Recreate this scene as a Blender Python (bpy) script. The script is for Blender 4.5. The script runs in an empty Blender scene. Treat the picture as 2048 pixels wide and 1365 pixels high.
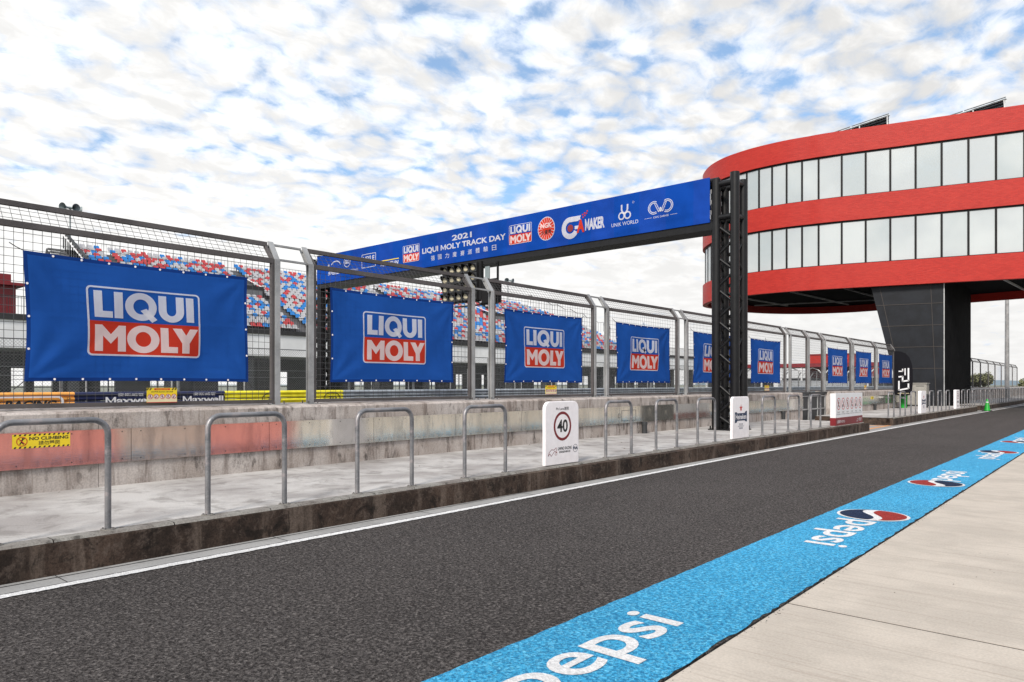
import bpy, bmesh, math, random
from mathutils import Vector, Matrix
from mathutils.geometry import tessellate_polygon
random.seed(7)
S = bpy.context.scene
COL = S.collection
R = math.radians

# ------------------------------------------------------------------ camera
cam = bpy.data.cameras.new('camera'); co = bpy.data.objects.new('camera', cam); COL.objects.link(co)
co.location = (0, 0, 1.6); co.rotation_euler = (R(90), 0, R(40.95))
cam.sensor_width = 36; cam.lens = 25.137; cam.shift_y = 0.0422
cam.clip_start = 0.05; cam.clip_end = 9000
S.camera = co

# ------------------------------------------------------------------ view
S.view_settings.view_transform = 'Standard'; S.view_settings.look = 'None'
S.view_settings.exposure = 0.70; S.view_settings.gamma = 1.0
S.cycles.max_bounces = 8; S.cycles.transparent_max_bounces = 16
S.cycles.caustics_reflective = False; S.cycles.caustics_refractive = False
S.cycles.sample_clamp_indirect = 6

# ------------------------------------------------------------------ sun
SUN_DIR = Vector((0.24, -0.72, 0.62)).normalized()      # towards the sun, behind the camera
sl = bpy.data.lights.new('sun', 'SUN'); so = bpy.data.objects.new('sun', sl); COL.objects.link(so)
sl.energy = 2.5; sl.angle = R(13); sl.color = (1.0, 0.93, 0.84)
so.rotation_euler = SUN_DIR.to_track_quat('Z', 'Y').to_euler()

# ------------------------------------------------------------------ world: Nishita sky with an altocumulus layer
W = bpy.data.worlds.new('World'); S.world = W; W.use_nodes = True
nt = W.node_tree; nt.nodes.clear()
def wn(t, **k):
    n = nt.nodes.new(t)
    for a, b in k.items(): setattr(n, a, b)
    return n
def wl(a, b): nt.links.new(a, b)
def wmath(op, a, b=None, clamp=False):
    n = wn('ShaderNodeMath', operation=op); n.use_clamp = clamp
    for i, v in enumerate((a, b)):
        if v is None: continue
        if isinstance(v, (int, float)): n.inputs[i].default_value = v
        else: wl(v, n.inputs[i])
    return n.outputs[0]
def wrange(v, a, b, c=0.0, d=1.0, smooth=True):
    n = wn('ShaderNodeMapRange'); n.interpolation_type = 'SMOOTHSTEP' if smooth else 'LINEAR'
    for i, x in ((1, a), (2, b), (3, c), (4, d)): n.inputs[i].default_value = x
    wl(v, n.inputs[0]); return n.outputs[0]
sky = wn('ShaderNodeTexSky', sky_type='NISHITA'); sky.sun_disc = False
sky.sun_elevation = math.asin(SUN_DIR.z); sky.sun_rotation = math.atan2(SUN_DIR.x, SUN_DIR.y)
sky.air_density = 1.0; sky.dust_density = 0.6; sky.ozone_density = 2.0
tc = wn('ShaderNodeTexCoord'); sep = wn('ShaderNodeSeparateXYZ'); wl(tc.outputs['Generated'], sep.inputs[0])
zc = wmath('MAXIMUM', sep.outputs[2], 0.02)
zz = wmath('ADD', zc, 0.17)
px = wmath('DIVIDE', sep.outputs[0], zz); py = wmath('DIVIDE', sep.outputs[1], zz)
cmb = wn('ShaderNodeCombineXYZ'); wl(px, cmb.inputs[0]); wl(py, cmb.inputs[1])
def wnoise(vec, scale, detail, rough=0.5, dist=0.0, off=(0, 0, 0), stretch=(1, 1, 1), rot=0):
    mp = wn('ShaderNodeMapping'); mp.inputs['Location'].default_value = off; mp.inputs['Scale'].default_value = stretch
    mp.inputs['Rotation'].default_value = (0, 0, rot)
    wl(vec, mp.inputs[0])
    n = wn('ShaderNodeTexNoise'); n.inputs['Scale'].default_value = scale; n.inputs['Detail'].default_value = detail
    n.inputs['Roughness'].default_value = rough; n.inputs['Distortion'].default_value = dist
    wl(mp.outputs[0], n.inputs['Vector']); return n
warp = wnoise(cmb.outputs[0], 4.0, 4)
wmul = wn('ShaderNodeVectorMath', operation='MULTIPLY_ADD'); wl(warp.outputs['Color'], wmul.inputs[0])
wmul.inputs[1].default_value = (0.13, 0.13, 0.0); wl(cmb.outputs[0], wmul.inputs[2])
puff = wnoise(wmul.outputs[0], 17.0, 11, 0.64, 0.0, stretch=(1.0, 0.75, 1), rot=R(25), off=(3.1, 1.2, 0))
big = wnoise(cmb.outputs[0], 2.6, 4, 0.55, off=(5.3, 2.2, 0))
vor = wn('ShaderNodeTexVoronoi'); vor.feature = 'SMOOTH_F1'; vor.inputs['Scale'].default_value = 15.5
vor.inputs['Smoothness'].default_value = 0.45; wl(wmul.outputs[0], vor.inputs['Vector'])
cover = wmath('ADD', wmath('MULTIPLY', puff.outputs[0], 1.0), wmath('MULTIPLY', wmath('SUBTRACT', big.outputs[0], 0.5), 0.42))
cover = wmath('ADD', cover, wmath('MULTIPLY', wmath('SUBTRACT', 0.40, vor.outputs['Distance']), 0.85))
# the cloud sheet thickens towards the horizon and towards the sun's side
hor = wrange(sep.outputs[2], 0.12, 0.27, 0.42, 0.0)
side = wn('ShaderNodeVectorMath', operation='DOT_PRODUCT'); wl(tc.outputs['Generated'], side.inputs[0]); side.inputs[1].default_value = (-0.98, -0.20, 0)
sd = wrange(side.outputs['Value'], 0.50, 0.95, 0.0, 0.15)
cover = wmath('ADD', wmath('ADD', wmath('ADD', cover, 0.23), hor), sd)
mask = wrange(cover, 0.24, 0.62)
dens = wrange(cover, 0.50, 0.85)
shade = wnoise(wmul.outputs[0], 9.0, 8, 0.6, 0.3, off=(9, 4, 0), stretch=(1, 0.7, 1), rot=R(25))
flatten = wrange(sep.outputs[2], 0.05, 0.30, 0.25, 1.0)
sh = wmath('ADD', 1.0, wmath('MULTIPLY', wrange(shade.outputs[0], 0.36, 0.66, -0.15, 0.13), flatten))
near = wrange(side.outputs['Value'], 0.0, 0.9, 0.95, 1.09)
cl = wmath('MULTIPLY', sh, near)
cmix = wn('ShaderNodeMix', data_type='RGBA'); cmix.inputs['A'].default_value = (5.5, 6.0, 6.8, 1); cmix.inputs['B'].default_value = (6.75, 6.7, 6.6, 1)
wl(dens, cmix.inputs['Factor'])
cvec = wn('ShaderNodeVectorMath', operation='SCALE'); wl(cmix.outputs['Result'], cvec.inputs[0]); wl(cl, cvec.inputs['Scale'])
# clear sky between the clouds carries thin veil
veil = wn('ShaderNodeMix', data_type='RGBA'); veil.inputs['Factor'].default_value = 0.24
veil.inputs['B'].default_value = (6.0, 7.2, 8.6, 1)
skm = wn('ShaderNodeVectorMath', operation='MULTIPLY'); wl(sky.outputs[0], skm.inputs[0]); skm.inputs[1].default_value = (0.66, 0.98, 1.15)
wl(skm.outputs[0], veil.inputs['A'])
fin = wn('ShaderNodeMix', data_type='RGBA'); wl(mask, fin.inputs['Factor']); wl(veil.outputs['Result'], fin.inputs['A']); wl(cvec.outputs[0], fin.inputs['B'])
bg = wn('ShaderNodeBackground'); bg.inputs['Strength'].default_value = 0.09; wl(fin.outputs['Result'], bg.inputs[0])
wo = wn('ShaderNodeOutputWorld'); wl(bg.outputs[0], wo.inputs[0])

# ================================================================== materials
def hx(r, g, b):
    f = lambda c: (c/255/12.92) if c/255 <= 0.04045 else ((c/255+0.055)/1.055)**2.4
    return (f(r), f(g), f(b), 1)
class NT:
    def __init__(s, name):
        s.m = bpy.data.materials.new(name); s.m.use_nodes = True; s.t = s.m.node_tree
        s.b = s.t.nodes['Principled BSDF']; s.tc = s.t.nodes.new('ShaderNodeTexCoord').outputs['Object']
    def n(s, t, **k):
        x = s.t.nodes.new(t)
        for a, b in k.items(): setattr(x, a, b)
        return x
    def l(s, a, b): s.t.links.new(a, b)
    def noise(s, scale, detail=4, rough=0.5, dist=0, st=(1, 1, 1), off=(0, 0, 0)):
        mp = s.n('ShaderNodeMapping'); mp.inputs['Scale'].default_value = st; mp.inputs['Location'].default_value = off; s.l(s.tc, mp.inputs[0])
        x = s.n('ShaderNodeTexNoise'); x.inputs['Scale'].default_value = scale; x.inputs['Detail'].default_value = detail
        x.inputs['Roughness'].default_value = rough; x.inputs['Distortion'].default_value = dist; s.l(mp.outputs[0], x.inputs['Vector'])
        return x.outputs[0]
    def rng(s, v, a, b, c=0, d=1):
        x = s.n('ShaderNodeMapRange'); x.interpolation_type = 'SMOOTHSTEP'
        for i, q in ((1, a), (2, b), (3, c), (4, d)): x.inputs[i].default_value = q
        s.l(v, x.inputs[0]); return x.outputs[0]
    def math(s, op, a, b):
        x = s.n('ShaderNodeMath', operation=op)
        for i, q in enumerate((a, b)):
            if isinstance(q, (int, float)): x.inputs[i].default_value = q
            else: s.l(q, x.inputs[i])
        return x.outputs[0]
    def mix(s, f, a, b, bt='MIX'):
        x = s.n('ShaderNodeMix', data_type='RGBA'); x.blend_type = bt
        for k, q in (('Factor', f), ('A', a), ('B', b)):
            if isinstance(q, (int, float)): x.inputs[k].default_value = q
            elif isinstance(q, tuple): x.inputs[k].default_value = q if len(q) == 4 else q + (1,)
            else: s.l(q, x.inputs[k])
        return x.outputs['Result']
    def bump(s, h, st=0.3, dist=0.01):
        x = s.n('ShaderNodeBump'); x.inputs['Strength'].default_value = st; x.inputs['Distance'].default_value = dist
        s.l(h, x.inputs['Height']); s.l(x.outputs[0], s.b.inputs['Normal'])
    def out(s, col, rough=0.6, metal=0.0, spec=0.5):
        for k, q in (('Base Color', col), ('Roughness', rough), ('Metallic', metal)):
            if isinstance(q, (int, float)): s.b.inputs[k].default_value = q
            elif isinstance(q, tuple): s.b.inputs[k].default_value = q if len(q) == 4 else q + (1,)
            else: s.l(q, s.b.inputs[k])
        s.b.inputs['Specular IOR Level'].default_value = spec
        return s.m
def k3(c, k): return tuple(min(1, x*k) for x in c[:3]) + (1,)
def m_plain(name, c, rough=0.5, metal=0.0, var=0.12, scale=3.0, spec=0.5, bump=0.0):
    t = NT(name); n = t.noise(scale, 6, 0.6)
    col = t.mix(t.rng(n, 0.3, 0.7), k3(c, 1-var), k3(c, 1+var))
    if bump: t.bump(t.noise(scale*14, 4), bump, 0.004)
    return t.out(col, rough, metal, spec)
M = {}
def concrete(name, base, dark, st=(1, 1, 1), amt=0.5, scale=1.2, fine=0.16, warm=None, thr=0.50):
    t = NT(name)
    a = t.noise(scale, 8, 0.62, 0.3, off=(3, 1, 2)); b = t.noise(scale*3.2, 9, 0.66, 0.5, st=st); f = t.noise(60, 4, 0.6)
    base2 = warm or k3(base, 1.18)
    c = t.mix(t.rng(a, 0.36, 0.62), base, base2)
    c = t.mix(t.math('MULTIPLY', t.rng(b, thr, thr+0.17), amt), c, dark)
    c = t.mix(t.rng(f, 0.3, 0.7, 0, 1), c, k3((1, 1, 1, 1), 1-fine), 'MULTIPLY') if False else t.mix(1.0, c, t.mix(t.rng(f, 0.3, 0.7), (1-fine,)*3, (1, 1, 1)), 'MULTIPLY')
    t.bump(t.noise(45, 6, 0.7), 0.35, 0.006)
    return t.out(c, 0.85, 0, 0.3)
M['platform'] = concrete('platform_concrete', (0.34, 0.32, 0.31, 1), (0.18, 0.165, 0.155, 1), amt=0.55, scale=0.8, warm=(0.53, 0.515, 0.50, 1), thr=0.48)
def kerbmat():
    t = NT('kerb_concrete_stained'); a = t.noise(1.5, 7, 0.65, 0.4); s1 = t.noise(3.2, 6, 0.6, 0.5, st=(1, 1, 0.10)); b = t.noise(9, 8, 0.7, 0.6); f = t.noise(55, 5, 0.7)
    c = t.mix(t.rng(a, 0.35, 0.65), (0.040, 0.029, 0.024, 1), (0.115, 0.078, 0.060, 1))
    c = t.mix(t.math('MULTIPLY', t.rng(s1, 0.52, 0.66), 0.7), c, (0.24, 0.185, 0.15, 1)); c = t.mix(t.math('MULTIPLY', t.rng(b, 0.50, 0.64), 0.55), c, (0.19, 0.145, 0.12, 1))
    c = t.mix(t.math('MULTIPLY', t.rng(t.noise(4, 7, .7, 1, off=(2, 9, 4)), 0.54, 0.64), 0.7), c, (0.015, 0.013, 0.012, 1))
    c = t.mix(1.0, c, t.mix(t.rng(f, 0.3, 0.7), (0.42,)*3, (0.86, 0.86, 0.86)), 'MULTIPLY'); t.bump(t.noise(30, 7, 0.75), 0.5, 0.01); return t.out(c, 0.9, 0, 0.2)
M['kerb'] = kerbmat()
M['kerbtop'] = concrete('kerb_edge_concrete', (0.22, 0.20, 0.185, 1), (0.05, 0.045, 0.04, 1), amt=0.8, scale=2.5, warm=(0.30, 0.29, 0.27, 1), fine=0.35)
M['apron'] = concrete('apron_concrete', (0.44, 0.395, 0.345, 1), (0.35, 0.30, 0.255, 1), st=(0.10, 5.0, 1), amt=0.6, scale=1.6, fine=0.15)
M['gutter'] = concrete('gutter_concrete', (0.30, 0.30, 0.30, 1), (0.16, 0.16, 0.16, 1), amt=0.35, scale=1.5)
def wallmat():
    t = NT('wall_concrete_streaked')
    a = t.noise(1.1, 8, 0.65, 0.4); s1 = t.noise(5.0, 7, 0.7, 0.6, st=(1, 1, 0.16)); s2 = t.noise(3.6, 9, 0.72, 0.15, st=(1, 1, 0.5), off=(4, 7, 1)); f = t.noise(48, 4)
    c = t.mix(t.rng(a, 0.35, 0.65), (0.42, 0.365, 0.33, 1), (0.56, 0.51, 0.48, 1))
    c = t.mix(t.math('MULTIPLY', t.rng(s1, 0.46, 0.66), 0.65), c, (0.13, 0.095, 0.08, 1))
    c = t.mix(t.math('MULTIPLY', t.rng(s2, 0.53, 0.68), 0.85), c, (0.055, 0.045, 0.04, 1))
    c = t.mix(1.0, c, t.mix(t.rng(f, 0.3, 0.7), (0.78,)*3, (1, 1, 1)), 'MULTIPLY')
    t.bump(t.noise(30, 6, 0.7), 0.35, 0.008); return t.out(c, 0.88, 0, 0.25)
M['wall'] = wallmat()
def asphalt(name, base, hi, speck, paint=False):
    t = NT(name)
    a = t.noise(0.35, 5, 0.6); v = t.n('ShaderNodeTexVoronoi'); v.inputs['Scale'].default_value = 60; t.l(t.tc, v.inputs['Vector'])
    f = t.noise(40, 6, 0.85); g = t.noise(19, 5, 0.75); tr = t.noise(2.4, 4, 0.6, 0.2, st=(1, 0.02, 1))
    c = t.mix(t.rng(a, 0.35, 0.65), k3(base, 0.88), k3(base, 1.12))
    if not paint: c = t.mix(t.rng(tr, 0.48, 0.66, 0, 0.35), c, k3(base, 0.62))
    c = t.mix(t.rng(v.outputs['Color'], 0.40, 1.0, 0, 0.9), c, hi)
    c = t.mix(t.rng(f, 0.47, 0.55, 0, 0.9 if not paint else 0.8), c, speck)
    c = t.mix(t.rng(g, 0.52, 0.62, 0, 0.55 if not paint else 0.35), c, speck)
    sp_ = t.noise(90, 2, 0.5, off=(1, 5, 2)); c = t.mix(t.rng(sp_, 0.70, 0.74, 0, 0.8), c, k3(hi, 1.9))
    h = t.math('ADD', t.math('MULTIPLY', v.outputs['Distance'], 0.5), f); t.bump(h, 0.9, 0.015)
    return t.out(c, 0.92 if not paint else 0.8, 0, 0.12)
M['asphalt'] = asphalt('asphalt', (0.080, 0.073, 0.071, 1), (0.21, 0.192, 0.184, 1), (0.014, 0.012, 0.012, 1))
M['bluepaint'] = asphalt('blue_road_paint', (0.055, 0.40, 0.70, 1), (0.19, 0.64, 0.90, 1), (0.010, 0.12, 0.27, 1), True)
M['whitepaint'] = asphalt('white_road_paint', (0.82, 0.82, 0.83, 1), (0.86, 0.86, 0.87, 1), (0.56, 0.56, 0.57, 1), True)
M['redpaint'] = asphalt('red_road_paint', (0.36, 0.035, 0.03, 1), (0.42, 0.06, 0.05, 1), (0.18, 0.02, 0.02, 1), True)
M['navypaint'] = asphalt('navy_road_paint', (0.014, 0.03, 0.075, 1), (0.03, 0.05, 0.10, 1), (0.008, 0.012, 0.03, 1), True)
M['orangepaint'] = concrete('orange_road_paint', (0.55, 0.27, 0.12, 1), (0.35, 0.25, 0.18, 1), amt=0.7, scale=2)
def galv(name, c, rough=0.42, metal=0.75):
    t = NT(name); a = t.noise(1.5, 6, 0.6, 0.4); b = t.noise(38, 5, 0.7)
    col = t.mix(t.rng(a, 0.35, 0.65), k3(c, 0.78), k3(c, 1.2)); col = t.mix(t.rng(b, 0.52, 0.66, 0, 0.45), col, k3(c, 1.45))
    r = t.rng(b, 0.3, 0.7, rough-0.08, rough+0.12); return t.out(col, r, metal)
M['galv'] = galv('galvanised_steel', (0.35, 0.355, 0.36, 1), 0.5, 0.4)
def pipemat():
    t = NT('weathered_pipe'); a = t.noise(2.2, 6, 0.65, 0.4); b = t.noise(40, 5, 0.7); w = t.noise(5, 7, 0.7, 0.5, off=(3, 3, 9))
    c = t.mix(t.rng(a, 0.38, 0.6), (0.15, 0.155, 0.17, 1), (0.27, 0.27, 0.28, 1)); c = t.mix(t.rng(w, 0.52, 0.64, 0, 0.6), c, (0.42, 0.37, 0.37, 1)); c = t.mix(t.rng(b, 0.54, 0.66, 0, 0.4), c, (0.38, 0.38, 0.40, 1))
    t.bump(b, 0.15, 0.003); return t.out(c, t.rng(w, 0.3, 0.7, 0.30, 0.55), 0.55)
M['galvpipe'] = pipemat()
M['rust'] = galv('galvanised_rail', (0.105, 0.095, 0.095, 1), 0.55, 0.4)
M['wire'] = m_plain('mesh_wire', (0.10, 0.10, 0.105, 1), 0.6, 0.3)
M['farwire'] = m_plain('chainlink_wire', (0.20, 0.21, 0.22, 1), 0.5, 0.5)
M['chord'] = m_plain('black_truss_paint', (0.006, 0.006, 0.007, 1), 0.42, 0, 0.3, 6, 0.35, 0.1)
M['plate'] = None
def platemat():
    t = NT('brushed_steel_plate'); a = t.noise(0.9, 5, 0.6); b = t.noise(7, 6, 0.6, 0.5, st=(1, 1.6, 0.4)); c = t.noise(160, 2, 0.5, 0, st=(1, 0.04, 1))
    col = t.mix(t.rng(a, 0.35, 0.65), (0.62, 0.60, 0.54, 1), (0.75, 0.73, 0.67, 1)); col = t.mix(t.rng(b, 0.52, 0.72, 0, 0.35), col, (0.34, 0.32, 0.29, 1))
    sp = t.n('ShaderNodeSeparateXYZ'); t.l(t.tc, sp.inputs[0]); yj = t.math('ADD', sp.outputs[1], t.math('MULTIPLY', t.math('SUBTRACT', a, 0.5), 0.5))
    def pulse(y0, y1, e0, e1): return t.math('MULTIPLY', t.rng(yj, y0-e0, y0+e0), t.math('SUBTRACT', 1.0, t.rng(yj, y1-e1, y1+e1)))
    red_refl = t.math('ADD', pulse(-4, 3.62, .1, .22), pulse(4.80, 6.18, .04, .25))  # stretches where a red reflection is painted into the plate colour
    col = t.mix(t.math('MULTIPLY', pulse(3.5, 4.80, .2, .02), 0.6), col, (0.50, 0.32, 0.28, 1)); col = t.mix(t.math('MULTIPLY', red_refl, 0.85), col, (0.80, 0.26, 0.23, 1))  # brown and red mirror tints mixed into the steel colour
    t.bump(c, 0.06, 0.002); return t.out(col, t.rng(b, 0.3, 0.7, 0.06, 0.13), 0.86)
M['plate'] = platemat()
M['frame_blk'] = m_plain('black_frame', (0.009, 0.009, 0.010, 1), 0.55, 0, 0.12, 3, 0.2)
M['dark'] = m_plain('dark_grey', (0.03, 0.032, 0.035, 1), 0.6)
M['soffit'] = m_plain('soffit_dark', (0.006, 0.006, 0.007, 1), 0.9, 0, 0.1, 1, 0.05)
M['white'] = m_plain('white_panel', (0.78, 0.78, 0.80, 1), 0.45, 0, 0.03)
M['black'] = m_plain('black_print', (0.012, 0.012, 0.013, 1), 0.5)
M['red'] = m_plain('red_print', (0.55, 0.03, 0.025, 1), 0.5)
M['dkred'] = m_plain('dark_red_print', (0.20, 0.012, 0.018, 1), 0.45)
M['navy'] = m_plain('navy_print', (0.012, 0.03, 0.08, 1), 0.5)
M['yellow'] = m_plain('yellow_print', (0.80, 0.60, 0.02, 1), 0.45, 0, 0.05)
M['cream'] = m_plain('cream_print', (0.75, 0.66, 0.42, 1), 0.45, 0, 0.05)
M['signwhite'] = m_plain('sign_white', (0.93, 0.89, 0.91, 1), 0.35, 0, 0.04, 8)
M['green'] = m_plain('green_plastic', (0.01, 0.33, 0.03, 1), 0.4)
M['dkgreen'] = m_plain('dark_green_plastic', (0.008, 0.11, 0.03, 1), 0.4)
M['cabinet'] = m_plain('cabinet_beige', (0.36, 0.345, 0.31, 1), 0.4, 0.2)
M['orange'] = m_plain('orange_rail', (0.80, 0.36, 0.07, 1), 0.45)
M['railyel'] = m_plain('yellow_rail', (0.80, 0.72, 0.03, 1), 0.45)
M['railnavy'] = m_plain('navy_rail', (0.012, 0.018, 0.07, 1), 0.45)
M['railgrey'] = galv('crash_rail_steel', (0.36, 0.40, 0.44, 1), 0.5, 0.4)
M['whitewall'] = concrete('white_render', (0.70, 0.71, 0.73, 1), (0.6, 0.6, 0.62, 1), amt=0.2, scale=0.3, fine=0.05)
M['deck'] = m_plain('deck_steel_dark', (0.025, 0.025, 0.027, 1), 0.6)
M['tread'] = m_plain('stand_tread', (0.20, 0.20, 0.21, 1), 0.7)
M['seatred'] = m_plain('seat_red', (0.50, 0.055, 0.06, 1), 0.35, 0, 0.10, 0.5)
M['seatblue'] = m_plain('seat_blue', (0.02, 0.20, 0.55, 1), 0.35, 0, 0.10, 0.5)
M['seatgrey'] = m_plain('seat_grey', (0.46, 0.46, 0.48, 1), 0.4, 0, 0.10, 0.5)
M['lens'] = m_plain('lamp_lens_cream', (0.62, 0.56, 0.40, 1), 0.3, 0, 0.05)
M['horn'] = m_plain('horn_grey', (0.20, 0.24, 0.25, 1), 0.4)
M['leaf'] = m_plain('leaf_green', (0.15, 0.155, 0.075, 1), 0.6, 0, 0.4, 1.5)
M['bark'] = m_plain('bark', (0.08, 0.06, 0.045, 1), 0.8)
M['land'] = concrete('far_ground', (0.20, 0.21, 0.17, 1), (0.10, 0.12, 0.07, 1), amt=0.5, scale=0.02)
M['sea'] = m_plain('sea_water', (0.08, 0.14, 0.19, 1), 0.3, 0, 0.1, 0.01)
M['farblue'] = m_plain('distant_hill', (0.20, 0.27, 0.34, 1), 0.9, 0, 0.1, 0.01)
M['solar'] = m_plain('solar_panel', (0.06, 0.065, 0.07, 1), 0.35, 0.2)
def cloth(name, c, trans=0.35, var=0.08):
    t = NT(name); n = t.noise(1.3, 5, 0.6); col = t.mix(t.rng(n, 0.35, 0.65), k3(c, 1-var), k3(c, 1+var))
    t.bump(t.noise(340, 2, 0.5), 0.12, 0.001)
    m = t.out(col, 0.7, 0, 0.06)
    tr = t.n('ShaderNodeBsdfTranslucent'); t.l(col, tr.inputs[0])
    mx = t.n('ShaderNodeMixShader'); mx.inputs[0].default_value = trans
    o = t.t.nodes['Material Output']; t.l(t.b.outputs[0], mx.inputs[1]); t.l(tr.outputs[0], mx.inputs[2]); t.l(mx.outputs[0], o.inputs[0])
    return m
M['bblue'] = cloth('banner_blue', (0.018, 0.100, 0.42, 1), 0.45)
M['bhem'] = cloth('banner_hem', (0.008, 0.04, 0.20, 1), 0.08)
M['bwhite'] = cloth('banner_white', (0.97, 0.95, 0.97, 1), 0.52)
M['bred'] = cloth('banner_red', (0.70, 0.055, 0.03, 1), 0.35)
M['gblue'] = cloth('gantry_banner_blue', (0.004, 0.055, 0.33, 1), 0.1, 0.10)
M['gblue2'] = cloth('gantry_banner_blue_pale', (0.009, 0.055, 0.33, 1), 0.1, 0.10)
M['flag'] = cloth('flag_black', (0.012, 0.012, 0.015, 1), 0.08)
def tile():
    t = NT('red_ceramic_tile')
    br = t.n('ShaderNodeTexBrick'); br.inputs['Scale'].default_value = 1; br.inputs['Brick Width'].default_value = 0.25; br.inputs['Row Height'].default_value = 0.07
    br.inputs['Mortar Size'].default_value = 0.006
    br.inputs['Color1'].default_value = (0.37, 0.018, 0.013, 1); br.inputs['Color2'].default_value = (0.45, 0.026, 0.018, 1); br.inputs['Mortar'].default_value = (0.30, 0.03, 0.025, 1)
    sp = t.n('ShaderNodeSeparateXYZ'); t.l(t.tc, sp.inputs[0]); cb = t.n('ShaderNodeCombineXYZ')
    t.l(t.math('ADD', sp.outputs[0], t.math('MULTIPLY', sp.outputs[1], 0.6)), cb.inputs[0]); t.l(sp.outputs[2], cb.inputs[1]); t.l(cb.outputs[0], br.inputs['Vector'])
    a = t.noise(0.5, 6, 0.65, 0.5); w = t.noise(2.6, 7, 0.7, 1.2, st=(1, 1, 3.2))
    c = t.mix(t.rng(a, 0.4, 0.66, 0, 0.30), br.outputs['Color'], (0.45, 0.038, 0.026, 1))
    c = t.mix(t.rng(w, 0.58, 0.70, 0, 0.22), c, (0.52, 0.08, 0.05, 1)); 
    t.bump(w, 0.35, 0.03); return t.out(c, 0.5, 0, 0.25)
M['tile'] = tile()
def glassy():
    t = NT('frosted_window'); a = t.noise(0.25, 3); c = t.mix(t.rng(a, 0.35, 0.65), (0.40, 0.44, 0.46, 1), (0.49, 0.53, 0.54, 1))
    t.b.inputs['Coat Weight'].default_value = 0.8; t.b.inputs['Coat Roughness'].default_value = 0.02
    return t.out(c, 0.5, 0, 0.6)
M['window'] = glassy()
def glassy2():
    m = M['window'].copy(); m.name = 'frosted_window_tinted'
    for n in m.node_tree.nodes:
        if n.type == 'MIX': n.inputs['A'].default_value = (0.36, 0.41, 0.43, 1); n.inputs['B'].default_value = (0.45, 0.49, 0.50, 1)
    return m
M['window2'] = glassy2()
def pylon():
    t = NT('dark_metal_cladding'); a = t.noise(1.2, 5, 0.6); b = t.noise(6, 6, 0.7)
    c = t.mix(t.rng(a, 0.35, 0.65), (0.006, 0.007, 0.010, 1), (0.011, 0.013, 0.018, 1)); c = t.mix(t.rng(b, 0.62, 0.8, 0, 0.25), c, (0.05, 0.053, 0.057, 1))
    return t.out(c, 0.42, 0.0, 0.3)
M['pylon'] = pylon(); M['pylonside'] = m_plain('dark_side_cladding', (0.007, 0.007, 0.008, 1), 0.8, 0, 0.3, 1.5, 0.02)
M['seam'] = m_plain('cladding_seam', (0.034, 0.027, 0.024, 1), 0.6)

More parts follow.
